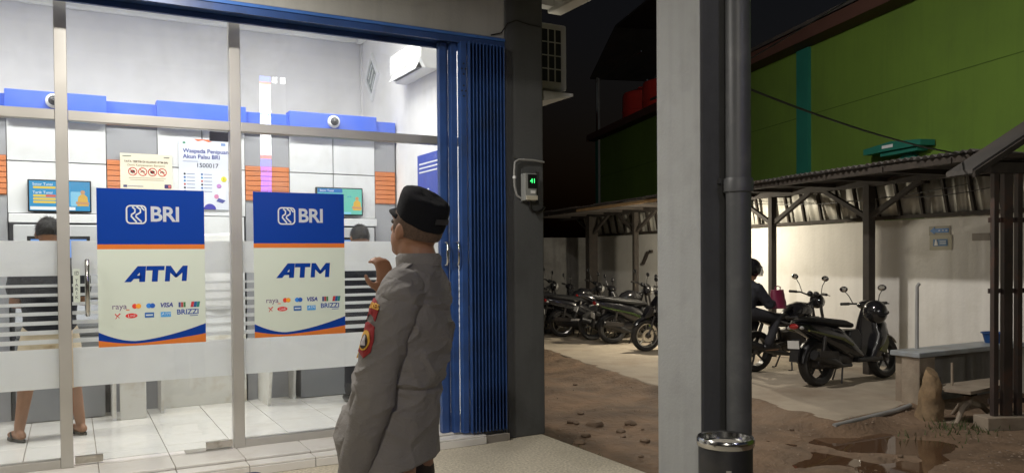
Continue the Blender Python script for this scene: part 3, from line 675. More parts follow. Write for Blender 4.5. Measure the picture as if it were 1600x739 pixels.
# poster on the side wall
n3 = thing('side_wall_poster', 'violet blue poster hanging on the white side wall', 'poster', (3.41, 8.1, 1.9)); bx('sheet', 3.405, 7.6, 1.95, 3.418, 8.36, 2.66, paint('#3d4fa8'), n3)
RX = Matrix.Rotation(R(-90), 4, 'Z') @ ROT_S
text('lettering', 'mS', 3.403, 8.12, 2.22, .16, M['paper'], n3, rot=RX)
for k in range(3): bx('text_line', 3.402, 7.75+.03*k, 2.55-.045*k, 3.4045, 8.30, 2.565-.045*k, M['panel_white'], n3)
# --- dome cameras
def dome(x, label):
    t = thing('dome_camera', label, 'camera', (x, FY-.08, 3.06), group='dome cameras on the blue fascia')
    r = Matrix.Rotation(R(90), 3, 'X')
    MB().lathe([(.0, 0), (.068, 0), (.072, .012), (.066, .035), (.048, .048), (.0, .05)], (x, FY-.0755, 3.075), 24, False, r).build('base', M['paper'], t, smooth=True)
    MB().ell((x, FY-.122, 3.075), (.047, .044, .047)).build('dome', mat('smoked_dome', (.06, .06, .065), .12, var=.1), t, smooth=True)
    MB().ell((x, FY-.160, 3.070), (.012, .008, .012), 10, 6).build('lens', M['blackpaint'], t, smooth=True)
dome(2.64, 'white dome camera above the mint screen bay'); dome(-.115, 'white dome camera above the blue screen bay')
# --- wall mounted air conditioner and diamond vent
ac = thing('air_conditioner', 'white split air conditioner high on the inner side wall', 'air conditioner', (3.31, 8.2, 3.5))
wac = mat('ac_white_plastic', (.78, .78, .77), .4, var=.02)
MB().prism([(3.417, 3.50), (3.417, 3.83), (3.25, 3.83), (3.205, 3.79), (3.20, 3.60), (3.26, 3.50)], lambda a, b, d: (a, d, b), 7.75, 8.66).build('body', wac, ac, bevel=.015)
bx('outlet', 3.215, 7.83, 3.515, 3.25, 8.58, 3.575, M['black_plastic'], ac)
MB().prism([(3.17, 3.50), (3.176, 3.495), (3.222, 3.582), (3.214, 3.586)], lambda a, b, d: (a, d, b), 7.82, 8.59).build('flap', wac, ac)
for k in range(6): bx('louvre', 3.20, 7.92+.11*k, 3.52, 3.213, 7.928+.11*k, 3.572, wac, ac)
bx('panel_seam', 3.1985, 7.76, 3.608, 3.2005, 8.65, 3.613, M['grey_panel'], ac)
bx('refrigerant_pipe', 3.395, 7.50, 3.0, 3.418, 7.53, 3.5, M['panel_white'], ac)
dv = thing('diamond_window', 'diamond shaped framed ventilation window in the side wall', 'window', (3.4, 9.86, 3.5))
def dia(s): return [(9.86, 3.83-.31*s), (9.86+.25*s, 3.83), (9.86, 3.83+.31*s), (9.86-.25*s, 3.83)]
o_, i_ = dia(1), dia(.78)
for k in range(4):
    a, b_, c, d = o_[k], o_[(k+1) % 4], i_[(k+1) % 4], i_[k]
    MB().prism([a, b_, c, d], lambda p, q, e: (e, p, q), 3.39, 3.418).build('frame', M['panel_white'], dv)
MB().prism(dia(.77), lambda p, q, e: (e, p, q), 3.405, 3.415).build('pane', mat('grey_vent_glass', (.30, .33, .33), .25, var=.2, vs=14), dv)
for k in (-.3, 0, .3): MB().prism([(9.86+.19*(k-.33), 3.83+.24*(k+.33)), (9.86+.19*(k-.30), 3.83+.24*(k+.36)), (9.86+.19*(k+.36), 3.83+.24*(k-.30)), (9.86+.19*(k+.33), 3.83+.24*(k-.33))], lambda p, q, e: (e, p, q), 3.398, 3.404).build('glazing_bar', M['panel_white'], dv)
# --- ceiling lamps (seen only by their light)
for lx in (-1.4, .5, 2.3):
    t = thing('ceiling_lamp', 'white rectangular ceiling lamp lighting the machine room', 'lamp', (lx, 7.95, 4.37), group='ceiling lamps in the room')
    bx('housing', lx-.62, 7.78, 4.39, lx+.62, 8.12, 4.439, M['panel_white'], t)
    bx('diffuser', lx-.60, 7.80, 4.376, lx+.60, 8.10, 4.389, emis('lamp_diffuser', (1, .97, .92), 3), t)
    area_light('room_light', (lx, 7.95, 4.365), 73, 1.15, .28, (0, 0, 0), t, (1, .965, .93))

# ================================================================== THINGS ON THE BANK FRONT AND TERRACE
# --- outdoor air conditioner on its ledge
oa = thing('outdoor_condenser', 'cream outdoor air conditioner box with slotted grille behind the pillar', 'air conditioner', (4.02, 6.9, 3.1))
bx('casing', 3.85, 6.55, 3.125, 4.225, 7.45, 3.755, M['cream_metal'], oa, bevel=.025)
bx('grille_recess', 3.93, 6.543, 3.19, 4.155, 6.5495, 3.695, M['black_plastic'], oa)
for k in range(4): bx('grille_bar', 3.93+.075*k-.006, 6.536, 3.18, 3.93+.075*k+.006, 6.5425, 3.705, M['cream_metal'], oa)
for k in range(5): bx('grille_bar', 3.93, 6.530, 3.19+.126*k-.005, 4.16, 6.5355, 3.19+.126*k+.005, M['cream_metal'], oa)
MB().lathe([(.24, 0), (.25, .02), (.24, .03)], (4.226, 7.05, 3.44), 28, False, Matrix.Rotation(R(90), 3, 'Y')).build('fan_ring', M['black_plastic'], oa)
for k in range(2): bx('foot', 3.86, 6.62+.6*k, 3.1, 4.2, 6.68+.6*k, 3.124, M['cream_metal'], oa)
lg = thing('condenser_ledge', 'concrete bracket ledge carrying the outdoor air conditioner', 'ledge', (4.02, 6.9, 3.03))
MB().prism([(3.80, 3.095), (4.26, 3.095), (4.26, 3.07), (3.80, 2.98)], lambda a, b, d: (a, d, b), 6.50, 7.55).build('slab', M['beam'], lg)
# --- electricity meter
me_ = thing('electricity_meter', 'grey electricity meter with green digits strapped to the charcoal pillar', 'meter', (3.63, 6.3, 2.05))
bx('back_board', 3.585, 6.33, 2.03, 3.735, 6.3485, 2.33, M['pillar'], me_)
bx('case', 3.575, 6.25, 2.04, 3.70, 6.329, 2.285, mat('meter_grey', (.30, .31, .30), .45), me_, bevel=.008)
bx('window', 3.605, 6.245, 2.15, 3.695, 6.2495, 2.275, M['black_plastic'], me_)
text('digits', '41', 3.655, 6.2440, 2.215, .058, emis('green_digits', (.05, 1, .2), 2.2), me_)
bx('terminal_cover', 3.585, 6.235, 2.045, 3.70, 6.2495, 2.085, mat('terminal_cover', (.55, .52, .42), .4), me_, bevel=.003)
bx('label_plate', 3.635, 6.2445, 2.105, 3.68, 6.2495, 2.13, M['paper'], me_)
cd = thing('meter_conduit', 'grey bent conduit looping round the electricity meter', 'conduit', (3.5, 6.33, 1.9))
MB().tube([(3.82, 6.325, 2.40), (3.70, 6.32, 2.412), (3.55, 6.32, 2.41), (3.512, 6.32, 2.385), (3.505, 6.32, 2.30), (3.507, 6.32, 2.17), (3.53, 6.32, 2.09), (3.58, 6.315, 2.058)], .0105, 10).build('tube', M['conduit'], cd, smooth=True)
MB().tube([(3.65, 6.29, 2.04), (3.655, 6.30, 1.98), (3.69, 6.31, 1.945), (3.74, 6.315, 1.94), (3.79, 6.32, 1.96), (3.825, 6.325, 1.99)], .012, 10).build('tube', M['cable'], cd, smooth=True)
MB().lathe([(.014, -.012), (.017, 0), (.014, .012)], (3.506, 6.32, 2.25), 12).build('clip', M['paper'], cd, smooth=True)
for px, pz in ((3.52, 2.43), (3.62, 2.425), (3.72, 2.21), (3.535, 2.13)): MB().ell((px, 6.345, pz), (.008, .008, .008), 8, 6).build('screw', M['steel'], cd)
cb = MB().tube([(3.30, 6.352, 3.50), (3.40, 6.35, 3.53), (3.46, 6.342, 3.62), (3.55, 6.34, 3.66), (3.68, 6.342, 3.64), (3.80, 6.342, 3.635), (3.85, 6.45, 3.63)], .006, 8).build('wall_cable', M['cable'], smooth=True)
tag(cb, 'thin cable looping over the charcoal pillar to the condenser', 'cable')
# --- litter bin
BXc, BYc = 3.285, 3.445
bn = thing('litter_bin', 'black round litter bin with steel ashtray rim against the column', 'bin', (BXc, BYc, -.1))
MB().lathe([(.0, -.098), (.148, -.098), (.152, -.08), (.152, .44), (.149, .45)], (BXc, BYc, 0), 36).build('drum', mat('bin_black', (.022, .022, .023), .5, var=.15, dirt=(.05, .045, .04), ds=5), bn, smooth=True)
MB().lathe([(.151, .452), (.160, .454), (.163, .47), (.163, .495), (.157, .503), (.146, .497), (.140, .465), (.06, .455), (.0, .455)], (BXc, BYc, 0), 40).build('steel_rim', M['steel'], bn, smooth=True)
MB().ell((BXc, BYc, .457), (.125, .125, .014), 24, 8).build('ash_sand', mat('ash_sand', (.42, .39, .33), .9, var=.3, vs=40, bump=.6, bs=80), bn, smooth=True)
an = R(-70)
MB().ell((BXc+.136*math.cos(an), BYc+.136*math.sin(an), .26), (.07, .05, .055), 18, 12).build('mouth', M['black_plastic'], bn, smooth=True)
a2 = R(-127)
lx_, ly_ = BXc+.1528*math.cos(a2), BYc+.1528*math.sin(a2)
MB().box(-.014, -.001, -.008, .014, .001, .008, lambda x, y, z: (lx_ + x*math.sin(-a2) - y*0 , ly_ + x*math.cos(a2)*1.0*-1*-1, .335+z) if False else (lx_ - x*math.sin(a2) + y*math.cos(a2), ly_ + x*math.cos(a2) + y*math.sin(a2), .335+z)).build('maker_label', M['cream_metal'], bn)
# --- low stool
dm = thing('plastic_stool', 'low navy blue plastic stool before the glass door', 'stool', (.93, 5.62, -.1))
MB().prism(rrect(.70, 5.44, 1.15, 5.80, .06), lambda a, b, d: (a, b, d), .018, .052).build('seat', M['navy'], dm, bevel=.012)
for x, y in ((.76, 5.50), (1.09, 5.50), (.76, 5.74), (1.09, 5.74)): MB().tube([(x, y, -.0995), (x + (.93-x)*.12, y + (5.62-y)*.12, .02)], [.028, .034], 10).build('leg', M['navy'], dm, smooth=True)
# --- terrace lamps under the canopy
def downlight(x, y, p, label):
    t = thing('canopy_lamp', label, 'lamp', (x, y, 3.86), group='lamps under the canopy')
    MB().lathe([(.0, 3.899), (.13, 3.899), (.13, 3.86), (.11, 3.855)], (x, y, 0), 24).build('housing', M['panel_white'], t)
    MB().lathe([(.0, 3.852), (.108, 3.854)], (x, y, 0), 24).build('diffuser', emis('lamp_diffuser_terrace', (1, .93, .82), 3), t)
    l = area_light('canopy_light', (x, y, 3.845), p, .2, .2, (0, 0, 0), t, (1, .95, .88)); l.data.shape = 'DISK'
downlight(.58, 5.05, 118, 'round ceiling lamp under the canopy before the glass door')
downlight(-3.0, 5.0, 60, 'round ceiling lamp under the canopy beyond the left window')
# --- lit totem that mirrors in the glass (stands on the terrace edge behind the viewer)
tt = thing('lit_totem_sign', 'tall lit white and blue ATM totem sign mirrored in the glass', 'sign', (3.3, -1.6, -.1))
bx('mast', 3.28, -1.72, -.1, 3.40, -1.62, 4.9, M['beam'], tt)
bx('box', 3.12, -1.66, 2.70, 3.60, -1.605, 5.0, M['panel_white'], tt)
def tface(name, z0, z1, c, s): bx(name, 3.125, -1.604, z0, 3.32, -1.600, z1, emis('totem_' + name, cl(c), s), tt)
tface('white_face', 3.45, 4.75, '#ffffff', 26); tface('orange_band', 4.752, 4.80, '#e87030', 18); tface('blue_band', 4.802, 4.98, '#5070e0', 18)
tface('red_band', 3.38, 3.448, '#e04030', 18); tface('violet_face', 2.75, 3.378, '#5a50e0', 22)
RB = Matrix.Rotation(R(180), 4, 'Z') @ ROT_S
text('lettering', 'ATM', 3.225, -1.597, 4.2, .11, paint('#2030a0'), tt, rot=RB, shear=.2); text('lettering', 'SETOR', 3.225, -1.597, 3.82, .06, paint('#333344'), tt, rot=RB); text('lettering', 'TARIK', 3.225, -1.597, 3.72, .06, paint('#333344'), tt, rot=RB); text('lettering', 'brilink', 3.225, -1.597, 3.15, .07, M['paper'], tt, rot=RB)
for k in range(2): bx('lamp_box', 3.36+.15*k, -1.604, 4.80, 3.44+.15*k, -1.599, 4.93, emis('totem_lamp', (1, 1, 1), 30), tt)
# --- unseen fill lamp behind the viewer, added to brighten beam and officer
SLX, SLY = -4.6, -6.2
stl = thing('fill_lamp', 'unseen fill lamp on a tall grey pole, added to light the bank front', 'fill lamp', (SLX, SLY-.9, -.25))
MB().tube([(SLX, SLY-.9, -.26), (SLX, SLY-.9, 5.6), (SLX, SLY-.6, 6.0), (SLX, SLY, 6.1)], [.07, .05, .04, .04], 12).build('pole', M['steel'], stl, smooth=True)
bx('lamp_head', SLX-.15, SLY-.3, 6.06, SLX+.15, SLY+.35, 6.16, M['cream_metal'], stl, bevel=.02)
bx('lamp_lens', SLX-.12, SLY-.25, 6.045, SLX+.12, SLY+.30, 6.059, emis('fill_lens', (1, .9, .75), 4), stl)
area_light('fill_light', (SLX+.05, SLY+.37, 6.02), 330, .35, .35, (R(58), 0, R(-20)), stl, (1, .93, .82))

# ================================================================== SHED, WALLS, GREEN HOUSE
th = R(9.5); SUv = Vector((math.sin(th), math.cos(th), 0)); SVv = Vector((math.cos(th), -math.sin(th), 0)); W0 = Vector((10.97, 7.77, 0))
def S(s, off, z): return tuple(W0 + SUv*s - SVv*off + Vector((0, 0, z)))
bw = thing('boundary_wall', 'long whitewashed boundary wall behind the parked motorcycles', 'wall', S(3, -.1, -.3))
bx('wall', -3.2, -.18, -.4, 11.1, 0, 2.04, M['wallwash'], bw, fn=S)
bx('base_course', -1.0, 0.001, -.4, 11.0, .02, -.02, M['walldark'], bw, fn=S)
bk = thing('rear_wall', 'rear wall with its shade put into dark grey, closing the shed end', 'wall', S(11, 3, -.3))
bx('wall', 11.1, -.18, -.4, 11.28, 6.6, 2.03, M['walldark'], bk, fn=S)  # wall is merely unlit; its shade is put into the dark grey
bx('patch', 11.085, 2.2, .3, 11.099, 2.9, 1.5, M['pillar'], bk, fn=S)
def strip(mb, s0, s1, o0, z0, o1, z1, wave=.016, pitch=.076, th_=.002, k=6):
    n = int((s1-s0)/pitch*k); rs = []
    for i in range(n+1):
        s = s0+(s1-s0)*i/n; d = wave*math.cos(2*math.pi*s/pitch)
        rs.append((s, d))
    dx, dz = o1-o0, z1-z0; L = math.hypot(dx, dz); nx_, nz_ = -dz/L, dx/L
    if nz_ < 0: nx_, nz_ = -nx_, -nz_
    vs = []; fs = []
    for s, d in rs:
        vs += [S(s, o0+nx_*d, z0+nz_*d), S(s, o1+nx_*d, z1+nz_*d)]
    for i in range(len(rs)-1): fs.append((2*i, 2*i+1, 2*i+3, 2*i+2))
    return mb.add(vs, fs)
shd = thing('motorcycle_shed', 'timber framed motorcycle shed with corrugated zinc roof and back', 'shed', S(4, 1, -.2))
def sheets(name, s0, s1, step, o0, z0, o1, z1, m, wave, pitch, th_=.003):
    s = s0; i = 0
    while s < s1-.05:
        e = min(s1, s+step); dz = .004*(i % 2) + random.uniform(-.008, .008)
        o = strip(MB(), s-.02, e+.02, o0, z0+dz, o1+random.uniform(-.05, .05), z1+dz, wave, pitch).build(name, m, shd, smooth=True)
        q = o.modifiers.new('solid', 'SOLIDIFY'); q.thickness = th_*U; s = e; i += 1
sheets('roof_sheet', -2.95, 11.3, .8, -.12, 2.62, 2.02, 2.645, M['rooftop'], .018, .10)
# upright zinc sheets between wall top and roof; every rib stands proud
sheets('back_sheet', -2.9, 11.1, .8, .06, 2.04, .16, 2.60, M['zinc'], .012, .20)
bx('wall_plate', -2.9, .02, 2.045, 11.1, .12, 2.10, M['timber'], shd, fn=S)
for i, s in enumerate([-2.2+.42*k for k in range(32)]):
    if s < 11: bx('batten', s-.02, .105, 2.10, s+.02, .155, 2.58, M['timber'], shd, fn=lambda a, b, c: S(a+ (c-2.1)*.06, b+(c-2.1)*.16, c))
bx('front_beam', -2.9, .80, 2.50, 11.2, .90, 2.585, M['timber'], shd, fn=S)
bx('edge_beam', -2.9, 1.86, 2.54, 11.2, 1.93, 2.615, M['timber'], shd, fn=S)
for s in [-2.6+1.0*k for k in range(14)]: bx('rafter', s-.025, .05, 2.535, s+.025, 1.95, 2.598, M['timber'], shd, fn=S)
bx('plank', 3.9, 1.94, 2.545, 7.6, 1.97, 2.60, M['plank'], shd, fn=S)
POSTS = [(-.23, .06), (1.94, .05), (4.4, .05), (6.84, .055), (9.17, .12)]
for s, hw in POSTS:
    bx('post', s-hw, .85-hw, -.2, s+hw, .85+hw, 2.52, M['timber'], shd, fn=lambda a, b, c: S(a+.012*math.sin(c*2+s), b, c), bevel=.006)
    for d in (-1, 1):
        a = Vector(S(s+d*.03, .845, 2.06)); b_ = Vector(S(s+d*.95, .845, 2.52))
        MB().tube([a, b_], .045, 4).build('brace', M['timber'], shd)
# wires hanging under the roof
for a, b_, sag in ((S(-1.4, .3, 2.45), S(3.4, .3, 2.5), .12), (S(-2.0, .25, 2.42), S(.2, .25, 2.40), .08)):
    a, b_ = Vector(a), Vector(b_)
    o = MB().tube([a.lerp(b_, k/12) - Vector((0, 0, sag*4*(k/12)*(1-k/12))) for k in range(13)], .006, 6).build('wire', M['cable'], shd)
# --- lamp under the shed roof
LP = S(3.7, 1.7, 2.34)
sl_ = thing('shed_lamp', 'warm bulb with an added light-blocking shade under the shed roof', 'lamp', LP)
MB().tube([LP, tuple(Vector(LP)+Vector((0, 0, .13)))], .02, 10).build('socket', M['black_plastic'], sl_)
MB().lathe([(.02, .0), (.05, -.01), (.17, -.10), (.172, -.10), (.05, -.004), (.02, .008)], LP, 24).build('light_blocker', M['cream_metal'], sl_, smooth=True)  # unseen shade, added to keep lamp light off the roof underside
MB().ell((LP[0], LP[1], LP[2]-.05), (.035, .035, .05)).build('bulb', emis('bulb', (1, .86, .62), 25), sl_)
point_light('shed_light', (LP[0], LP[1], LP[2]-.165), 330, .05, sl_, (1, .90, .72))
# --- flood lamp high on the bank side wall
fl = thing('flood_lamp', 'flood lamp fixed high on the bank side wall', 'lamp', (3.95, 7.2, 5.9))
bx('bracket', 3.80, 7.15, 5.86, 3.95, 7.25, 5.9, M['black_plastic'], fl); bx('head', 3.95, 7.05, 5.82, 4.06, 7.35, 6.02, M['black_plastic'], fl, bevel=.01)
bx('lens', 4.061, 7.08, 5.85, 4.066, 7.32, 5.99, emis('flood_lens', (1, .95, .9), 10), fl)
d = (Vector((10.0, 7.2, .6))-Vector((4.1, 7.2, 5.92))).normalized()
area_light('flood_light', (4.09, 7.2, 5.92), 255, .26, .16, d.to_track_quat('-Z', 'Z').to_euler(), fl, (1, .94, .88), 140)
# --- signs and marks on the wall
def wsign(name, s, z, ws, hs, m, label, cat='sign', off=.004):
    t = thing(name, label, cat, S(s, off, z)); bx('board', s-ws/2, .001, z-hs/2, s+ws/2, off+.004, z+hs/2, m, t, fn=S); return t
def sflat(name, poly, off, m, parent):   # poly in (s, z); s grows away, so image right is -s
    return MB().prism(poly, lambda a, b, d: S(a, d, b), off, off+.003).build(name, m, parent)
wt = wsign('arrow_sign', -.68, 1.855, .36, .13, paint('#8f8c7c'), 'small blue arrow sign on the whitewashed wall')
sflat('arrow', [(-.52, 1.855), (-.60, 1.91), (-.60, 1.885), (-.84, 1.885), (-.84, 1.825), (-.60, 1.825), (-.60, 1.80)], .0085, paint('#3f78b8'), wt)
for k in range(3): sflat('text_line', rect(-.82+.06*k, 1.848, -.79+.06*k, 1.862), .012, paint('#cfd6dc'), wt)
wt = wsign('toilet_sign', -.70, 1.685, .38, .21, paint('#a5a08a'), 'pale wall sign with blue pictogram below the arrow sign')
sflat('pictogram_field', rect(-.82, 1.635, -.575, 1.735), .0085, paint('#4a74a0'), wt)
sflat('pictogram', [(-.60, 1.645), (-.66, 1.645), (-.65, 1.69), (-.635, 1.725), (-.615, 1.725), (-.61, 1.69)], .012, M['paper'], wt)
for k in range(2): sflat('text_line', rect(-.80, 1.665+.03*k, -.69, 1.68+.03*k), .012, paint('#b8c4cc'), wt)
wsign('blank_plate', -1.35, 1.75, .27, .10, paint('#7d756a'), 'blank brownish plate on the whitewashed wall')
pp_ = wsign('hook_board', 7.6, 1.62, .10, .07, M['timber'], 'small dark hook board on the wall between the shed posts', 'board', .05)
MB().tube([S(7.75, .03, 1.60), S(7.95, .05, 1.33)], .045, 8).build('hanging_cloth', M['timber'], pp_)

# --- green house beyond the wall
t2 = R(16.2); GUv = Vector((math.sin(t2), math.cos(t2), 0)); GVv = Vector((math.cos(t2), -math.sin(t2), 0)); G0 = Vector((11.75, 6.34, 0))
def G(s, off, z): return tuple(G0 + GUv*s - GVv*off + Vector((0, 0, z)))
gh = thing('green_house', 'lime green rendered house rising behind the motorcycle shed', 'house', G(8, -2, -.4))
bx('wall', -8, -.2, -.4, 18.65, 0, 5.9, M['green'], gh, fn=G)
bx('end_wall', 18.66, -6, -.4, 18.85, -.02, 5.9, M['teal'], gh, fn=G)
bx('corner_strip', 18.60, .001, -.4, 18.86, .03, 5.7, M['teal'], gh, fn=G)
bx('pilaster', 5.27, .001, -.4, 5.69, .07, 5.72, M['teal'], gh, fn=G)
bx('pilaster', -2.2, .001, -.4, -1.8, .07, 5.72, M['teal'], gh, fn=G)
for k, zz in enumerate((4.35,)): bx('render_groove', -8, .0005, zz, 18.5, .003, zz+.015, mat('groove', (.06, .12, .01), .9), gh, fn=G)
bx('fascia', -8, .02, 5.73, 9.2, .42, 5.98, M['fascia'], gh, fn=G); bx('fascia', 9.22, .02, 5.70, 18.9, .36, 5.92, M['fascia'], gh, fn=G)
MB().prism([(.46, 5.99), (-6, 8.3), (-6, 8.4), (.46, 6.06)], lambda a, b, d: G(d, a, b), -8, 12.6).build('roof', M['rooftop'], gh)
ga = thing('wall_awning', 'teal board awning with bracket on the green house wall', 'awning', G(2.5, .1, 3.3))
MB().prism([(3.22, 3.27), (1.80, 3.27), (1.80, 3.36), (2.5, 3.42), (3.22, 3.37)], lambda a, b, d: G(a, d, b), .03, .30).build('board', M['teal'], ga)
MB().prism([(2.35, 3.27), (2.75, 3.0), (2.0, 3.0)], lambda a, b, d: G(a, d, b), .005, .10).build('bracket', M['teal'], ga)
bx('white_patch', 2.45, .301, 3.32, 2.72, .306, 3.37, M['paper'], ga, fn=G); bx('under_board', 1.95, .04, 3.20, 2.85, .24, 3.268, M['teal'], ga, fn=G)
# --- water tanks on the lower roof
def tank(s, label):
    t = thing('water_tank', label, 'water tank', G(s, -.9, 5.9), group='red water tanks'); c = G(s, -.9, 0)
    MB().lathe([(.0, 5.93), (.70, 5.93), (.74, 6.0), (.74, 6.35), (.76, 6.38), (.74, 6.41), (.74, 6.9), (.70, 7.0), (.35, 7.12), (.2, 7.16), (.0, 7.16)], c, 28).build('drum', M['tank'], t, smooth=True)
    MB().lathe([(.22, 7.15), (.23, 7.2), (.0, 7.23)], c, 20).build('lid', M['tank'], t, smooth=True)
    return t
tank(16.4, 'red round water tank nearer the open end of the roof'); tank(14.6, 'red round water tank nearer the house ridge')
pf = thing('tank_canopy', 'dark tin canopy on thin posts over the red water tanks', 'canopy', G(15.5, -1, 5.9))
bx('platform', 12.8, -1.9, 5.86, 18.8, .25, 5.92, M['rooftop'], pf, fn=G)
MB().prism([(18.9, 8.05), (16.2, 9.2), (12.7, 9.2), (12.7, 9.14), (16.2, 9.12), (18.9, 7.98)], lambda a, b, d: G(a, d, b), -2.2, .2).build('tin_roof', M['rooftop'], pf)
for s in (18.6, 12.9):
    for o_ in (.05, -1.9): bx('post', s-.03, o_-.03, 5.92, s+.03, o_+.03, 8.0 if s > 18 else 9.1, M['steel'], pf, fn=G)
bx('rail', 14.3, .02, 7.85, 18.6, .06, 7.89, M['steel'], pf, fn=G)
dp = MB().tube([G(18.35, .06, 1.6), G(18.35, .06, 7.9)], .045, 8).build('down_pipe', M['conduit'], gh)

# --- cables across the yard
def cable(name, a, b, sag, r, label, m=M['cable']):
    a, b = Vector(a), Vector(b)
    o = MB().tube([a.lerp(b, k/24) - Vector((0, 0, sag*4*(k/24)*(1-k/24))) for k in range(25)], r, 6).build(name, m, smooth=True); return tag(o, label, 'cable')
cable('yard_cable', (3.852, 3.92, 2.66), S(-2.75, 1.9, 2.62), .06, .009, 'black cable slung from the column to the shed roof')
cable('power_wire', (3.85, 3.9, 2.78), G(-1.5, .6, 6.6), .1, .004, 'thin dark wire crossing before the green house wall')
cable('power_wire', (3.9, 7.9, 6.6), S(11, 2.5, 6.4), .3, .006, 'thin sagging wire in the dark above the shed end')

# --- counter, stump, broken table, gate
ct = thing('wash_counter', 'raw concrete wash counter with tiled ledge against the whitewashed wall', 'counter', (9.6, 6.1, -.3))
bx('front_wall', 8.80, 5.93, -.4, 10.62, 6.03, .34, M['walldark'], ct)
bx('end_block', 8.50, 5.80, -.4, 8.79, 6.03, .34, M['block'], ct, bevel=.01)
bx('top', 8.47, 5.78, .342, 10.64, 6.16, .40, mat('ledge', (.30, .33, .35), .4, var=.15, dirt=(.2, .18, .15), ds=4), ct, bevel=.01)
bx('rear_block', 8.55, 6.035, -.4, 8.70, 6.14, .34, M['block'], ct)
wp = MB().tube([(8.86, 6.08, .40), (8.86, 6.08, 1.14), (8.88, 6.06, 1.18)], .022, 12).build('water_pipe', M['conduit'], smooth=True); tag(wp, 'upright grey water pipe standing on the wash counter', 'pipe')
bkt = thing('blue_basin', 'small blue plastic basin on the wash counter near the gate', 'basin', (10.22, 5.96, .40))
MB().lathe([(.0, .402), (.10, .402), (.13, .52), (.145, .525), (.14, .535), (.12, .53), (.09, .42), (0, .415)], (10.22, 5.96, 0), 24).build('bowl', paint('#1c4a86'), bkt, smooth=True)
MB().lathe([(.146, .519), (.152, .525), (.146, .531)], (10.22, 5.96, 0), 24).build('rim', paint('#1c4a86'), bkt, smooth=True)
stp_ = thing('stone_stump', 'tapering weathered stump leaning against the counter block', 'stump', (8.2, 5.45, -.3))
rs = []
for k in range(12):
    q = k/11; r_ = .13*(1-q)**.9*.75+.075; ring = []
    for j in range(18):
        a = 2*math.pi*j/18; rr = r_*(1+.38*noise.noise(Vector((math.cos(a)*1.5, math.sin(a)*1.5, q*3.5))))
        ring.append((8.2+.06*q+rr*math.cos(a), 5.47+.02*q+rr*math.sin(a)*.8, -.34+.58*q + .05*math.sin(a)*q))
    rs.append(ring)
MB().rings(rs).build('trunk', mat('stump_ochre', (.26, .18, .10), .92, var=.4, vs=7, bump=1.0, bs=26, dirt=(.11, .075, .05), ds=5), stp_, smooth=True)
bx('base_board', 7.93, 5.22, -.335, 8.42, 5.42, -.28, M['block'], stp_, bevel=.01)
bt = thing('broken_table', 'broken pedestal table with splayed feet beside the gate', 'table', (8.75, 5.35, -.3))
MB().prism([(8.25, 5.05), (9.1, 5.1), (9.2, 5.42), (8.4, 5.50), (8.2, 5.3)], lambda a, b, d: (a, b, d + .02*(a-8.6)), .06, .095).build('top', M['block'], bt, bevel=.004)
MB().tube([(8.62, 5.3, -.12), (8.62, 5.3, .062)], .045, 10).build('pedestal', M['block'], bt, smooth=True)
for dx, dy in ((-.32, -.06), (.28, -.14), (.1, .25)):
    MB().tube([(8.62, 5.3, -.10), (8.62+dx*.5, 5.3+dy*.5, -.15), (8.62+dx, 5.3+dy, -.29)], [.035, .03, .022], 8).build('foot', M['block'], bt, smooth=True)
bx('bracket', 8.56, 5.24, -.02, 8.68, 5.36, .055, M['timber'], bt)
MB().tube([(8.45, 5.38, .09), (8.45, 5.38, .34)], .014, 8).build('peg', M['block'], bt, smooth=True)
gt = thing('yard_gate', 'dark rusty steel gate under a small tiled roof', 'gate', (9.0, 4.5, -.3))
def gx(x, y): return (8.30 + x*.93 + y*.36, 4.86 - x*.36 + y*.93)
def gbox(name, x0, y0, z0, x1, y1, z1, m, bevel=0): return bx(name, x0, y0, z0, x1, y1, z1, m, gt, bevel, fn=lambda a, b, c: (*gx(a, b), c))
gbox('base', -.12, -.10, -.42, 3.2, .12, -.14, M['block'], .01)
for x0, wd in ((0, .055), (.115, .10), (.27, .055), (.40, .055), (.53, .055), (.66, .055)): gbox('bar', x0, -.03, -.14, x0+wd, .03, 2.35, M['gate'], .003)
for zz in (-.02, 1.12, 1.85): gbox('cross_rail', -.005, .032, zz, 3.1, .055, zz+.05, M['gate'])
for k in range(10): gbox('bar', .82+.22*k, -.03, -.14, .87+.22*k, .03, 2.35, M['gate'], .003)
gbox('lintel', -.05, -.05, 2.352, 3.2, .05, 2.46, M['timber'])
for a, b_ in ((-.30, .62), (1.54, .63)):
    MB().prism([(a, 2.34), (b_, 2.90), (b_, 2.95), (a, 2.385)], lambda p, q, d: (*gx(p, d), q), -.10, .30).build('roof_slope', M['rooftop'], gt)
    MB().prism([(a, 2.30), (b_, 2.86), (b_, 2.92), (a, 2.36)], lambda p, q, d: (*gx(p, d), q), -.14, -.102).build('bargeboard', M['timber'], gt)
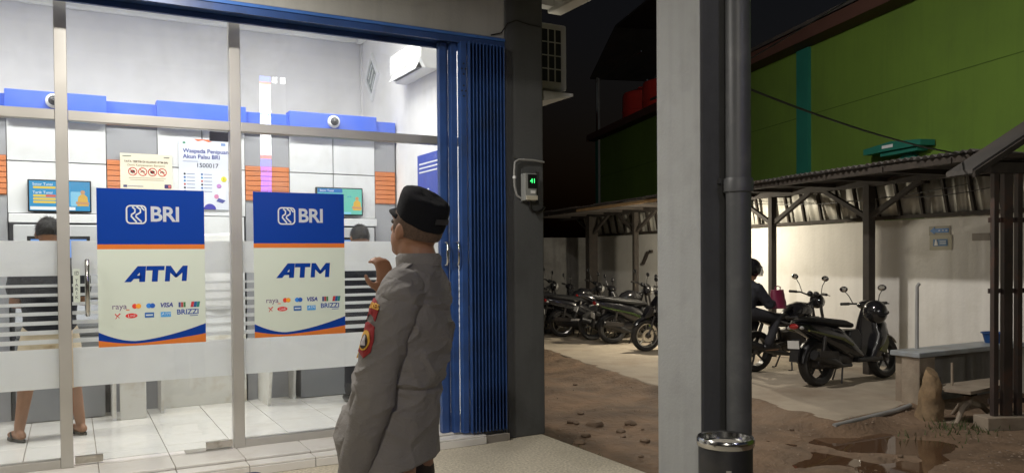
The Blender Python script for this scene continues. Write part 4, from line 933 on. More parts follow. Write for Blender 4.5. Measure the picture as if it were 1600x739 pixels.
# --- kerb pipe and stones
kp = MB().tube([(6.9, 5.66, -.235), (7.5, 5.70, -.215), (8.0, 5.74, -.20), (8.33, 5.80, -.185)], .026, 10).build('kerb_pipe', M['conduit'], smooth=True); tag(kp, 'pale pipe lying along the slab edge towards the counter', 'pipe')
def stone(x, y, r, label, i):
    mb = MB(); n, k = 12, 8; rs = []
    for a in range(k+1):
        f = math.pi*a/k-math.pi/2; q = []
        for b in range(n):
            g = 2*math.pi*b/n; p = Vector((max(.01, math.cos(f))*math.cos(g), max(.01, math.cos(f))*math.sin(g), math.sin(f)*.55)); p *= r*(1+.4*noise.noise(p*1.7+Vector((i*7, i*3, 0)))); q.append((x+p.x, y+p.y, soil_h(x, y)+.012+p.z))
        rs.append(q)
    o = mb.rings(rs).build('stone', mat('muddy_stone', (.17, .12, .08), .9, var=.2, vs=12, bump=.4, bs=40), smooth=True); tag(o, label, 'stone', 'loose stones in the yard soil')
for i in range(26):
    if i < 7: x, y, r_ = [(4.79, 7.36, .07), (4.96, 7.18, .09), (5.04, 6.83, .05), (4.30, 6.5, .06), (4.55, 6.75, .05), (5.3, 7.0, .06), (4.9, 6.25, .05)][i]
    else: x, y, r_ = random.uniform(4.1, 7.0), random.uniform(4.2, 10.5), random.uniform(.015, .04)
    stone(x, y, r_, 'rough brown stone half sunk in the yard soil' if i < 7 else 'small pebble lying loose on the open yard soil', i)
# --- loose grit on the soil: one mass
rg = random.Random(3); mb = MB()
for i in range(4200):
    x = rg.uniform(3.95, 8.3); y = 4.0 + 10*rg.random()**1.5
    if noise.noise(Vector((x*1.3, y*1.3, 8))) < rg.uniform(-.35, .35): continue
    if x > 6.9 and y > 5.75: continue
    r_ = .005 + .016*rg.random()**3; zb = soil_h(x, y)
    if zb < -.322: continue
    P_ = [(x+r_*rg.uniform(.7, 1.4), y, zb), (x, y+r_*rg.uniform(.7, 1.4), zb), (x-r_, y, zb), (x, y-r_, zb), (x+rg.uniform(-.4, .4)*r_, y, zb+r_*rg.uniform(.5, .9))]
    mb.add(P_, [(0, 1, 4), (1, 2, 4), (2, 3, 4), (3, 0, 4)])
gr_ = stuff(mb.build('grit', mat('grit_stone', (.24, .18, .13), .9, var=.4, vs=30))); gr_['label'] = 'loose grit strewn over the brown yard soil'; gr_['category'] = 'grit'
# --- low weeds by the gate foot: one mass
mb = MB()
for i in range(200):
    x = random.gauss(8.0, .35); y = random.gauss(5.0, .16); h_ = random.uniform(.03, .10); a = random.uniform(0, 6.28); zb = soil_h(x, y)-.005
    dx, dy = .008*math.cos(a), .008*math.sin(a); bx_, by_ = random.uniform(-.05, .05), random.uniform(-.05, .05)
    mb.add([(x-dx, y-dy, zb), (x+dx, y+dy, zb), (x+bx_, y+by_, zb+h_)], [(0, 1, 2)])
for i in range(160):
    x = random.gauss(4.0, .12); y = random.uniform(5.2, 7.2); h_ = random.uniform(.02, .06); a = random.uniform(0, 6.28); zb = soil_h(x, y)-.005
    dx, dy = .006*math.cos(a), .006*math.sin(a); mb.add([(x-dx, y-dy, zb), (x+dx, y+dy, zb), (x+random.uniform(-.04, .04), y+random.uniform(-.04, .04), zb+h_)], [(0, 1, 2)])
wd_ = stuff(mb.build('weeds', mat('dull_weed', (.07, .09, .03), .8, var=.3, vs=20))); wd_['label'] = 'short weeds growing by the gate foot and terrace edge'; wd_['category'] = 'weeds'

# ================================================================== MOTORCYCLES
ROTX = Matrix.Rotation(R(90), 3, 'X')
def wheel(root, cx, r, wd, rimm, spokes=5, disc_=True):
    n = 28; prof = [(r-.075, -.5), (r-.03, -.62), (r-.008, -.4), (r, 0), (r-.008, .4), (r-.03, .62), (r-.075, .5)]
    wh = MB().lathe([(a, b*wd) for a, b in prof], (cx, 0, r), n, False, ROTX).build('wheel', M['rubber'], root, smooth=True, local=True)
    MB().lathe([(r-.076, -.5*wd), (r-.095, -.42*wd), (r-.095, .42*wd), (r-.076, .5*wd)], (cx, 0, r), n, False, ROTX).build('rim', rimm, wh, smooth=True, local=True)
    for k in range(spokes):
        a = 2*math.pi*k/spokes + .3
        MB().tube([(cx+.03*math.cos(a), 0, r+.03*math.sin(a)), (cx+(r-.09)*math.cos(a), 0, r+(r-.09)*math.sin(a))], [.02, .013], 6).build('spoke', rimm, wh, local=True)
    MB().lathe([(.001, -.7*wd), (.045, -.7*wd), (.045, .7*wd), (.001, .7*wd)], (cx, 0, r), 14, False, ROTX).build('hub', M['engine'], wh, local=True)
    if disc_: MB().lathe([(.06, -.78*wd), (.11, -.78*wd), (.11, -.74*wd), (.06, -.74*wd)], (cx, 0, r), 24, False, ROTX).build('brake_disc', M['steel'], wh, local=True)
    return wh
def fender(root, cx, r, a0, a1, hw, m, name='fender'):
    rs = []
    for k in range(11):
        a = R(a0+(a1-a0)*k/10); e = .75+.25*math.sin(math.pi*k/10)
        rs.append([(cx+q*math.cos(a), s*hw*e, r+q*math.sin(a)) for q, s in ((r+.012, -1), (r+.032, -.75), (r+.042, 0), (r+.032, .75), (r+.012, 1), (r+.02, .7), (r+.03, 0), (r+.02, -.7))])
    return MB().rings(rs).build(name, m, root, smooth=True, local=True)
def mirror_(root, x, y, z, dy, up=.16):
    mr = MB().tube([(x, y, z), (x-.02, y+dy*.4, z+up*.6), (x-.03, y+dy, z+up)], .006, 6).build('mirror', M['black_plastic'], root, local=True)
    MB().ell((x-.04, y+dy*1.1, z+up+.03), (.022, .065, .042), 14, 8).build('mirror_shell', M['black_plastic'], mr, smooth=True, local=True)
    MB().ell((x-.058, y+dy*1.1, z+up+.03), (.006, .055, .034), 12, 6).build('mirror_glass', M['mirror'], mr, smooth=True, local=True)
def scooter(label, loc, rz, bodym, accent, lean=0, steer=0, sc_=1.0, rimm=None):
    t = thing('scooter', label, 'scooter', loc, rz, 'motorcycles parked in the shed'); t.rotation_euler = (lean, 0, rz); t.scale = (sc_,)*3
    B = lambda mb, nm, m, sm=True, bv=0, p=None: mb.build(nm, m, p or t, smooth=sm, bevel=bv, local=True)
    rimm = rimm or M['rim']
    wheel(t, .655, .285, .095, rimm); wheel(t, -.645, .285, .115, rimm)
    bd = B(MB().loftx([(-1.02, .80, .025, .045), (-.95, .775, .06, .085), (-.78, .73, .10, .115), (-.55, .665, .14, .14), (-.3, .58, .17, .155), (-.1, .48, .17, .15), (.02, .40, .12, .145), (.10, .34, .06, .14)]), 'body', bodym)
    for sy in (-1, 1):
        B(MB().prism([(-.92, .735), (-.60, .665), (-.28, .60), (-.10, .50), (-.12, .485), (-.32, .575), (-.62, .645), (-.92, .72)], lambda a, b, d: (a, sy*d, b), .135, .162), 'accent_stripe', accent, False)
        B(MB().prism([(.36, .40), (.50, .62), (.53, .50), (.46, .36)], lambda a, b, d: (a, sy*d, b), .165, .205), 'accent_panel', accent, False)
    B(MB().loftx([(-.98, .855, .015, .05), (-.88, .855, .035, .10), (-.62, .835, .05, .135), (-.40, .80, .055, .14), (-.15, .775, .05, .13), (.0, .745, .035, .085), (.03, .74, .01, .04)]), 'seat', M['seatvinyl'])
    B(MB().tube([(-.70, .10, .86), (-.90, .115, .885), (-1.04, .09, .895), (-1.07, 0, .895), (-1.04, -.09, .895), (-.90, -.115, .885), (-.70, -.10, .86)], .014, 8), 'grab_rail', M['black_plastic'])
    B(MB().ell((-1.015, 0, .775), (.03, .075, .04)), 'tail_light', M['redlens'], p=bd)
    for sy in (-1, 1): B(MB().ell((-.985, sy*.10, .76), (.03, .03, .024), 10, 6), 'indicator', M['lens'], p=bd)
    B(MB().box(-.02, -.155, .26, .46, .155, .325), 'floorboard', M['black_plastic'], False, .02)
    B(MB().loftz([(.25, .34, .10, .13), (.34, .37, .10, .17), (.48, .405, .095, .21), (.62, .44, .10, .225), (.74, .455, .105, .20), (.84, .44, .095, .15), (.92, .415, .075, .10), (.99, .405, .05, .07)], e=3.4), 'leg_shield', bodym)
    B(MB().prism([(.56, .80), (.60, .62), (.74, .58), (.70, .66), (.62, .78)], lambda a, b, d: (a, d*(1-.5*(a-.56)/.2), b), -.11, .11), 'nose_cone', bodym, False, .012)
    B(MB().prism([(.02, .30), (.10, .60), (.04, .70), (-.12, .68), (-.2, .4)], lambda a, b, d: (a, d, b), -.13, .13), 'under_seat_panel', M['black_plastic'], False, .02)
    B(MB().ell((.40, 0, 1.0), (.10, .15, .065)), 'handlebar_cover', bodym); B(MB().ell((.545, 0, .72), (.035, .12, .06)), 'headlight', M['lens'])
    hb = B(MB().tube([(.32, -.34, 1.02), (.36, -.2, 1.02), (.40, 0, 1.01), (.36, .2, 1.02), (.32, .34, 1.02)], .013, 10), 'handlebar', M['black_plastic'])
    for sy in (-1, 1):
        B(MB().tube([(.345, sy*.24, 1.02), (.315, sy*.355, 1.02)], .02, 10), 'grip', M['rubber'], p=hb)
        B(MB().tube([(.39, sy*.2, 1.02), (.405, sy*.33, 1.01)], .007, 6), 'brake_lever', M['engine'], p=hb)
        mirror_(t, .365, sy*.2, 1.03, sy*.09)
    for sy in (-1, 1): B(MB().tube([(.53, sy*.065, .62), (.655, sy*.075, .285)], .019, 8), 'fork_leg', M['engine'])
    fender(t, .655, .285, 35, 170, .07, bodym, 'front_fender')
    fender(t, -.645, .285, 60, 175, .075, M['black_plastic'], 'rear_fender')
    B(MB().prism([(-.98, .62), (-1.0, .60), (-1.06, .34), (-1.03, .33)], lambda a, b, d: (a, d, b), -.07, .07), 'mud_flap', M['black_plastic'], False)
    B(MB().box(-1.045, -.09, .50, -1.035, .09, .60), 'number_plate', M['plate'], False)
    B(MB().loftx([(-.78, .30, .06, .05), (-.6, .30, .095, .07), (-.3, .30, .11, .09), (-.05, .32, .09, .08)]), 'engine', M['engine'])
    B(MB().tube([(-.15, -.13, .24), (-.38, -.17, .25), (-.50, -.185, .30), (-.90, -.19, .42)], [.022, .028, .055, .062], 12), 'exhaust', M['black_plastic'])
    B(MB().box(-.86, -.255, .36, -.52, -.245, .44, lambda x, y, z: (x, y, z+.3*(x+.5)*-.3)), 'heat_shield', M['engine'], False, .004)
    for sy in (-1, 1): B(MB().tube([(-.66, sy*.12, .36), (-.60, sy*.13, .66)], .024, 10), 'shock_absorber', M['engine'])
    B(MB().tube([(-.10, .12, .26), (-.05, .26, .015)], .011, 8), 'side_stand', M['engine']); B(MB().tube([(-.28, -.10, .22), (-.34, -.12, .015)], .012, 8), 'centre_stand', M['engine'])
    return t
def motorcycle(label, loc, rz, bodym, accent, lean=0, sc_=1.0, rimm=None):
    t = thing('motorcycle', label, 'motorcycle', loc, rz, 'motorcycles parked in the shed'); t.rotation_euler = (lean, 0, rz); t.scale = (sc_,)*3
    B = lambda mb, nm, m, sm=True, bv=0, p=None: mb.build(nm, m, p or t, smooth=sm, bevel=bv, local=True)
    rimm = rimm or M['rim']
    wheel(t, .665, .30, .10, rimm, 6); wheel(t, -.655, .30, .12, rimm, 6)
    B(MB().loftx([(-.12, .78, .05, .09), (-.02, .83, .11, .14), (.12, .87, .13, .15), (.26, .88, .11, .14), (.36, .86, .06, .09)]), 'fuel_tank', bodym)
    B(MB().loftx([(-.78, .90, .025, .08), (-.60, .87, .045, .115), (-.35, .80, .05, .125), (-.12, .785, .05, .11), (-.05, .79, .02, .06)]), 'seat', M['seatvinyl'])
    tl = B(MB().loftx([(-1.02, .93, .02, .03), (-.90, .90, .055, .075), (-.66, .82, .08, .105), (-.35, .72, .08, .11), (-.12, .68, .05, .10)]), 'tail', bodym)
    B(MB().ell((-1.02, 0, .915), (.025, .05, .025)), 'tail_light', M['redlens'], p=tl)
    for sy in (-1, 1):
        B(MB().prism([(.42, .78), (.22, .80), (.02, .66), (.16, .45), (.34, .55)], lambda a, b, d: (a, sy*d, b), .12, .165), 'side_fairing', bodym, False, .01)
        B(MB().prism([(.38, .74), (.24, .76), (.10, .66), (.24, .70)], lambda a, b, d: (a, sy*d, b), .166, .17), 'accent_stripe', accent, False)
        B(MB().tube([(.50, sy*.085, 1.0), (.665, sy*.09, .30)], [.024, .02], 10), 'fork_leg', M['engine'])
        B(MB().tube([(-.655, sy*.09, .30), (-.12, sy*.10, .42)], [.02, .03], 8), 'swingarm', M['engine'])
        B(MB().tube([(-.55, sy*.105, .38), (-.42, sy*.1, .74)], .025, 10), 'shock_absorber', M['engine'])
        B(MB().tube([(-.95, sy*.08, .80), (-.99, sy*.16, .78)], .014, 8), 'indicator', M['lens'])
    B(MB().ell((.56, 0, .98), (.09, .10, .10)), 'headlight', M['lens']); B(MB().ell((.52, 0, 1.0), (.085, .12, .12)), 'headlight_cowl', bodym)
    B(MB().ell((.44, .06, 1.10), (.045, .05, .045), 12, 8), 'gauge', M['black_plastic']); B(MB().ell((.44, -.06, 1.10), (.045, .05, .045), 12, 8), 'gauge', M['black_plastic'])
    hb = B(MB().tube([(.33, -.36, 1.12), (.40, -.22, 1.12), (.44, -.05, 1.07), (.44, .05, 1.07), (.40, .22, 1.12), (.33, .36, 1.12)], .012, 10), 'handlebar', M['black_plastic'])
    for sy in (-1, 1):
        B(MB().tube([(.37, sy*.26, 1.12), (.33, sy*.37, 1.12)], .02, 10), 'grip', M['rubber'], p=hb); B(MB().tube([(.43, sy*.2, 1.115), (.43, sy*.34, 1.10)], .007, 6), 'brake_lever', M['engine'], p=hb)
        mirror_(t, .41, sy*.19, 1.12, sy*.10, .2)
    B(MB().box(-.14, -.13, .28, .22, .13, .58), 'engine', M['engine'], False, .03); B(MB().tube([(.06, 0, .52), (.14, 0, .70)], .085, 12), 'cylinder', M['engine'])
    for k in range(5): B(MB().box(-.02, -.12, .56+.026*k, .22, .12, .567+.026*k), 'cooling_fin', M['engine'], False)
    B(MB().tube([(.18, -.06, .42), (.22, -.10, .30), (-.1, -.14, .24), (-.42, -.16, .30), (-.98, -.18, .46)], [.022, .022, .022, .05, .058], 12), 'exhaust', M['black_plastic'])
    B(MB().tube([(-.30, 0, .70), (.02, 0, .76), (.46, 0, 1.0)], .028, 8), 'frame', M['black_plastic']); B(MB().tube([(.44, 0, .95), (.26, 0, .32), (-.12, 0, .27), (-.22, 0, .62)], .022, 8), 'frame', M['black_plastic'])
    fender(t, .665, .30, 40, 150, .065, bodym, 'front_fender')
    B(MB().prism([(-.93, .80), (-.97, .79), (-1.10, .48), (-1.07, .46)], lambda a, b, d: (a, d, b), -.075, .075), 'mud_flap', M['black_plastic'], False)
    B(MB().box(-1.085, -.09, .60, -1.075, .09, .70, lambda x, y, z: (x+(z-.5)*.35, y, z)), 'number_plate', M['plate'], False)
    for sy in (-1, 1): B(MB().tube([(-.05, sy*.08, .30), (-.10, sy*.17, .012), (-.16, sy*.17, .012)], .013, 8), 'centre_stand', M['engine'])
    B(MB().tube([(-.06, -.14, .30), (-.06, -.25, .30)], .014, 8), 'foot_peg', M['rubber']); B(MB().tube([(-.06, .14, .30), (-.06, .25, .30)], .014, 8), 'foot_peg', M['rubber'])
    return t
GZ = -.2
scooter('black scooter with yellow green side lines and a helmet on its front', (9.27, 7.32, GZ), R(0), M['blackpaint'], M['yellow_accent'], R(-4), sc_=1.03, rimm=M['rim'])
motorcycle('black motorcycle carrying the helmeted rider', (9.55, 8.66, GZ), R(-4), M['blackpaint'], M['rim_silver'], R(2), sc_=1.02)
scooter('black scooter standing next to the scooter that faces the yard', (10.0, 12.75, GZ), R(-16), M['blackpaint'], M['dull_lime'], R(6), sc_=1.05)
scooter('dark scooter with lime front panels turned towards the yard', (9.78, 11.45, GZ), R(170), M['blackpaint'], M['green_accent'], R(-4), sc_=1.04, rimm=M['rim_silver'])
motorcycle('dark motorcycle second from the scooter that faces the yard', (10.05, 13.55, GZ), R(-12), M['blackpaint'], M['rim'], R(6), sc_=1.02)
scooter('plain black scooter with silver wheels in the shed row', (9.85, 14.35, GZ), R(-20), M['blackpaint'], M['rim'], R(6), sc_=1.03, rimm=M['rim_silver'])
motorcycle('black motorcycle with silver side line in the shed row', (9.9, 15.1, GZ), R(-14), M['blackpaint'], M['rim_silver'], R(7), sc_=1.02)
scooter('plain black scooter near the dark rear wall', (9.75, 15.85, GZ), R(-18), M['blackpaint'], M['rim'], R(6), sc_=1.03)
motorcycle('dark motorcycle parked closest to the rear wall', (9.7, 16.7, GZ), R(-12), M['blackpaint'], M['maroon'], R(6), sc_=1.02)
# spare helmet hung on the scooter front
def helmet(label, c, rz, s=1.0, tilt=0, visor=True, parent=None):
    t = thing('helmet', label, 'helmet', (c[0], c[1], c[2]-.14*s), rz) if parent is None else parent
    rot = Matrix.Rotation(tilt, 3, 'Y'); o = Vector((0, 0, .14*s))
    rs = []
    for i in range(13):
        a = R(-50+140*i/12); q = []
        for j in range(24):
            b = 2*math.pi*j/24; p = Vector((.15*s*max(.002, math.cos(a))*math.cos(b), .125*s*max(.002, math.cos(a))*math.sin(b), .14*s*math.sin(a))); q.append(rot @ p + o)
        rs.append(q)
    MB().rings(rs).build('shell', M['blackpaint'], t, smooth=True, local=True)
    MB().tube([rot @ Vector((.148*s*math.cos(R(k)), .123*s*math.sin(R(k)), .035*s)) + o for k in range(-80, 81, 20)], .012*s, 6).build('peak', M['black_plastic'], t, smooth=True, local=True)
    if visor:
        vs_ = []
        for k in range(-70, 71, 14):
            for zz, r_ in ((.03, .158), (-.03, .185), (-.085, .18)): vs_.append(rot @ Vector((r_*s*math.cos(R(k)), r_*.84*s*math.sin(R(k)), zz*s)) + o)
        n = len(vs_)//3
        ob = MB().add(vs_, [(3*i+j, 3*i+j+1, 3*i+j+4, 3*i+j+3) for i in range(n-1) for j in range(2)]).build('visor', VIS, t, smooth=True, local=True); q = ob.modifiers.new('s', 'SOLIDIFY'); q.thickness = .003
    return t
VIS = translucent('clear_visor', (.75, .78, .78), transp=.45, trans=.5, gloss=.12)
helmet('black helmet hung on the front of the scooter with yellow lines', (9.40, 7.05, .76), R(-100), 1.12, R(20), False)

# ================================================================== PEOPLE
def remesh(mb, voxel, smooth=6, disp=None, fac=.5):
    me = bpy.data.meshes.new('tmp'); me.from_pydata([tuple(Vector(p)*U) for p in mb.v], [], mb.f)
    import bmesh
    b = bmesh.new(); b.from_mesh(me); bmesh.ops.recalc_face_normals(b, faces=b.faces[:]); b.to_mesh(me); b.free()
    o = bpy.data.objects.new('tmp', me); col.objects.link(o)
    r_ = o.modifiers.new('r', 'REMESH'); r_.mode = 'VOXEL'; r_.voxel_size = voxel*U
    s_ = o.modifiers.new('s', 'SMOOTH'); s_.iterations = smooth; s_.factor = fac
    dg = bpy.context.evaluated_depsgraph_get(); out = bpy.data.meshes.new_from_object(o.evaluated_get(dg))
    bpy.data.objects.remove(o); bpy.data.meshes.remove(me)
    if disp:
        nr = [v.normal.copy() for v in out.vertices]
        for v, n_ in zip(out.vertices, nr): v.co += n_*disp(v.co/U)*U
    out.update(); return out
def spine(mb, pts, n=20, e=2.3):
    rs = []
    for i, (y, z, hx_, hy_) in enumerate(pts):
        a = pts[max(0, i-1)]; b = pts[min(len(pts)-1, i+1)]; t = Vector((0, b[0]-a[0], b[1]-a[1])).normalized(); f_ = Vector((0, t.z, -t.y)); q = []
        for j in range(n):
            g = 2*math.pi*j/n; ca, sa = math.cos(g), math.sin(g)
            q.append(Vector((0, y, z)) + Vector((1, 0, 0))*hx_*math.copysign(abs(ca)**(2/e), ca) + f_*hy_*math.copysign(abs(sa)**(2/e), sa))
        rs.append(q)
    return mb.rings(rs)
def hand(mb, wrist, d, side, k=1.0, curl=.35, palmn=None):
    """palm and five fingers; d = direction, side = thumb direction"""
    d = Vector(d).normalized(); s = Vector(side); s = (s-d*s.dot(d)).normalized(); nrm = d.cross(s)*(1 if palmn is None else palmn); w_ = Vector(wrist)
    c = w_ + d*.055*k
    rot = Matrix((s, nrm, d)).transposed()
    mb.ell(c, (.043*k, .017*k, .058*k), 14, 8, rot)
    for i, (off, L) in enumerate(((.030, .070), (.010, .080), (-.011, .074), (-.030, .058))):
        p0 = w_ + d*.095*k + s*off*k; p1 = p0 + (d*math.cos(curl*.6)+nrm*math.sin(curl*.6))*L*.45*k; p2 = p1 + (d*math.cos(curl*1.6)+nrm*math.sin(curl*1.6))*L*.33*k; p3 = p2 + (d*math.cos(curl*2.6)+nrm*math.sin(curl*2.6))*L*.25*k
        mb.capsule([p0 - d*.02*k, p0, p1, p2, p3], [.0105*k, .0105*k, .0098*k, .009*k, .008*k], 8)
    t0 = w_ + d*.03*k + s*.035*k; t1 = t0 + (d*.6+s*.75+nrm*.2).normalized()*.045*k; t2_ = t1 + (d*.9+s*.3+nrm*.3).normalized()*.032*k
    mb.capsule([w_ + d*.02*k + s*.015*k, t0, t1, t2_], [.016*k, .014*k, .0115*k, .0095*k], 8)
def head(mb, c, rot, k=1.0):
    c = Vector(c); T = lambda x, y, z: c + rot @ Vector((x, y, z))*k
    mb.ell(c + rot @ Vector((0, -.012, .022))*k, (.083*k, .102*k, .098*k), 20, 12, rot)
    mb.ell(T(0, .022, -.045), (.064*k, .074*k, .078*k), 18, 10, rot)
    mb.ell(T(0, .062, -.095), (.032*k, .03*k, .026*k), 12, 8, rot)          # chin
    mb.capsule([T(0, .088, .012), T(0, .108, -.028)], [.012*k, .017*k], 8)   # nose
    mb.ell(T(0, .090, -.066), (.028*k, .014*k, .014*k), 10, 6, rot)          # mouth
    mb.ell(T(0, .082, .03), (.06*k, .016*k, .012*k), 12, 6, rot)             # brow
    for s in (-1, 1): mb.ell(T(s*.086, -.008, -.012), (.012*k, .022*k, .034*k), 10, 8, rot)
def eyes(parent, c, rot, k=1.0):
    c = Vector(c)
    for s in (-1, 1): MB().ell(c + rot @ Vector((s*.031, .083, .008))*k, (.0125*k, .0125*k, .010*k), 12, 8).build('eye', mat('eye', (.06, .05, .045), .15), parent, smooth=True, local=True)
def hair_mesh(c, rot, k=1.0, low=-.03, front=.03):
    c = Vector(c); rs = []; n = 26
    for i in range(13):
        a = math.pi/2*i/12*1.42 - math.pi/2*.42; q = []
        for j in range(n):
            b = 2*math.pi*j/n; a_ = max(a, R(-2) if math.sin(b) > .55 else R(-26))
            if math.sin(b) > .55: a_ = max(a, R(24))
            p = Vector((.0885*max(.003, math.cos(a_))*math.cos(b), .108*max(.003, math.cos(a_))*math.sin(b)-.012, .106*math.sin(a_)+.022)); p *= 1+.015*noise.noise(p*60)
            q.append(c + rot @ p*k)
        rs.append(q)
    return MB().rings(rs)
def sandal(mb, x, y, z, L=.27): mb.prism([(x+.048*math.cos(R(a))*(1.05 if math.sin(R(a)) > 0 else .85), y+L/2*math.sin(R(a))) for a in range(0, 360, 20)], lambda p, q, d: (p, q, d), z, z+.02)
def foot(mb, ankle, d, k=1.0):
    a = Vector(ankle); d = Vector((d[0], d[1], 0)).normalized()
    mb.capsule([a - d*.04*k + Vector((0, 0, -.045*k)), a + d*.08*k + Vector((0, 0, -.05*k)), a + d*.16*k + Vector((0, 0, -.06*k))], [.036*k, .036*k, .026*k], 10)

# --- police officer seen from his left, head lifted and turned towards the shop
OF = thing('person', 'officer in taupe uniform shirt and black cap, hand raised to chin', 'person', (1.27, 3.20, -.1), R(46))
KO = .1                                                     # officer is modelled from the terrace up
hc = Vector((0, -.018, 1.665+KO)); hrot = Matrix.Rotation(R(-24), 3, 'Z') @ Matrix.Rotation(R(16), 3, 'X')
z = lambda v: v+KO
body = MB(); head(body, hc, hrot, 1.13)
body.capsule([(0, -.045, z(1.40)), (0, -.04, z(1.50)), (0, -.02, z(1.60))], [.085, .083, .075], 16)
spine(body, [(-.02, z(1.48), .15, .08), (-.02, z(1.40), .19, .11), (.0, z(1.2), .18, .13), (.05, z(1.0), .17, .13), (.05, z(.85), .17, .14)])
LS, LE, LW = Vector((-.205, -.03, z(1.41))), Vector((-.27, .035, z(1.05))), Vector((-.265, .165, z(.66)))
RS, RE, RW = Vector((.205, -.02, z(1.41))), Vector((.24, .18, z(1.19))), Vector((.06, .150, z(1.385)))
body.capsule([LS, LE, LW], [.06, .05, .036]); hand(body, LW, (LW-LE), (.6, .6, 0), 1.1, .5)
body.capsule([RS, RE, RW], [.06, .055, .042]); hand(body, RW, Vector((-.25, -.12, 1)), (-.9, .3, .2), 1.15, .8, -1)
for s in (-1, 1):
    body.capsule([(s*.095, .04, z(.85)), (s*.11, .02, z(.44)), (s*.115, -.02, z(.0))], [.095, .065, .045]); foot(body, (s*.115, -.02, z(.0)), (0, 1), 1.05)
sk = place('body', remesh(body, .0085, 5), M['skin'], OF, smooth=True)
eyes(OF, hc, hrot, 1.13)
def wrinkle(p):
    a = noise.noise(Vector((p.x*4, p.y*4, p.z*13)))*.005 + noise.noise(Vector((p.x*9+p.z*7, p.y*9, p.z*16+p.y*8)))*.004
    rd = 1-abs(noise.noise(Vector((p.x*3+3, p.y*3.5+p.z*2.2, p.z*6.5-p.y*6)))); rd2 = 1-abs(noise.noise(Vector((p.x*5, p.y*6-p.z*4, p.z*9+p.y*4+7))))
    wst = math.exp(-((p.z-z(.98))/.13)**2); arm = math.exp(-((p.z-z(1.28))/.12)**2)*math.exp(-((p.y+.10)/.09)**2)
    return a + .013*rd**7*(.35+wst) + .012*rd2**8*(.4+1.4*arm+wst) - .014*math.exp(-((p.z-z(1.03)-.25*p.y)/.012)**2)*(p.y < .02) - .003
shirt = MB()
spine(shirt, [(-.045, z(1.525), .085, .075), (-.045, z(1.485), .155, .085), (-.03, z(1.43), .215, .115), (-.01, z(1.33), .235, .145), (.008, z(1.24), .238, .165), (.032, z(1.12), .234, .172), (.062, z(1.0), .228, .168), (.085, z(.88), .24, .192), (.118, z(.79), .25, .215), (.10, z(.70), .25, .203), (.085, z(.645), .246, .19)], 28)
shirt.capsule([LS+Vector((.07, 0, -.01)), LS+Vector((-.005, .0, -.02))], [.09, .088], 18); shirt.capsule([RS+Vector((-.07, 0, -.01)), RS+Vector((.005, 0, -.02))], [.09, .088], 18)
sm_ = remesh(shirt, .0085, 7, wrinkle)
so_ = place('shirt', sm_, M['uniform'], OF, smooth=True); so_['label'] = 'taupe long sleeved uniform shirt worn untucked'
def swr(p):
    k = noise.noise(Vector((p.x*6, p.y*7+p.z*5, p.z*9)))*.005; e = math.exp(-((p.z-z(1.08))/.10)**2)
    return k + .010*(1-abs(noise.noise(Vector((p.x*4, p.y*4-p.z*3, p.z*13+p.y*9)))))**6*(.5+1.2*e) + .004*noise.noise(Vector((p.x*3, p.y*26, p.z*2.5))) - .003
sl1 = MB(); sl1.capsule([LS+Vector((.035, .0, .012)), LS+Vector((-.03, .015, -.10)), LE+Vector((0, 0, .06)), LE+Vector((0, .012, -.06)), LE.lerp(LW, .55), LW+Vector((0, -.01, .02))], [.090, .094, .084, .080, .073, .062], 22)
slm = remesh(sl1, .0085, 6, swr); place('sleeve', slm, M['uniform'], so_, smooth=True)
sl2 = MB(); sl2.capsule([RS+Vector((-.035, 0, .012)), RE.lerp(RS, .4), RE, RE.lerp(RW, .62)], [.090, .086, .078, .066], 18); place('sleeve', remesh(sl2, .0085, 6, swr), M['uniform'], so_, smooth=True)
V_ = [v.co/U for v in sm_.vertices]; n0 = len(V_); F_ = [p.vertices[:] for p in sm_.polygons] + [tuple(i+n0 for i in p.vertices) for p in slm.polygons]; V_ += [v.co/U for v in slm.vertices]
bvh = BVHTree.FromPolygons(V_, F_)
def drape(name, poly2, m, o, d, ux, uz, off=.004, parent=None, n=10, grid=None):
    """lay a flat shape given in (a, b) on the shirt surface by projecting along d"""
    o, d, ux, uz = Vector(o), Vector(d).normalized(), Vector(ux).normalized(), Vector(uz).normalized()
    mb = MB(); vs = []; ok = {}
    if grid:
        verts, faces = grid
    else:
        cx = sum(p[0] for p in poly2)/len(poly2); cz = sum(p[1] for p in poly2)/len(poly2); k = 5; N = len(poly2)
        verts = [(cx, cz)]; faces = []
        for r_ in range(1, k+1): verts += [(cx+(p[0]-cx)*r_/k, cz+(p[1]-cz)*r_/k) for p in poly2]
        for j in range(N): faces.append((0, 1+j, 1+(j+1) % N))
        for r_ in range(k-1):
            for j in range(N): a = 1+r_*N; faces.append((a+j, a+N+j, a+N+(j+1) % N, a+(j+1) % N))
    last = None
    for a, b in verts:
        p = o + ux*a + uz*b; h_ = bvh.ray_cast(p - d*.6, d)
        q = (h_[0] - d*off) if h_[0] is not None else (last or p)
        last = q; vs.append(q)
    mb.add(vs, faces); ob = mb.build(name, m, parent or so_, local=True); q = ob.modifiers.new('s', 'SOLIDIFY'); q.thickness = .003*U; q.offset = 1
    return ob
def drape_text(s, size, m, o, d, ux, uz, off, parent, arc=0):
    me = text_mesh(s, size/U*U, bold=.0008, depth=0); verts = [((v.co.x/U), (v.co.y/U) + arc*(v.co.x/U)**2) for v in me.vertices]; faces = [p.vertices[:] for p in me.polygons]
    return drape('lettering', None, m, o, d, ux, uz, off, parent, grid=(verts, faces))
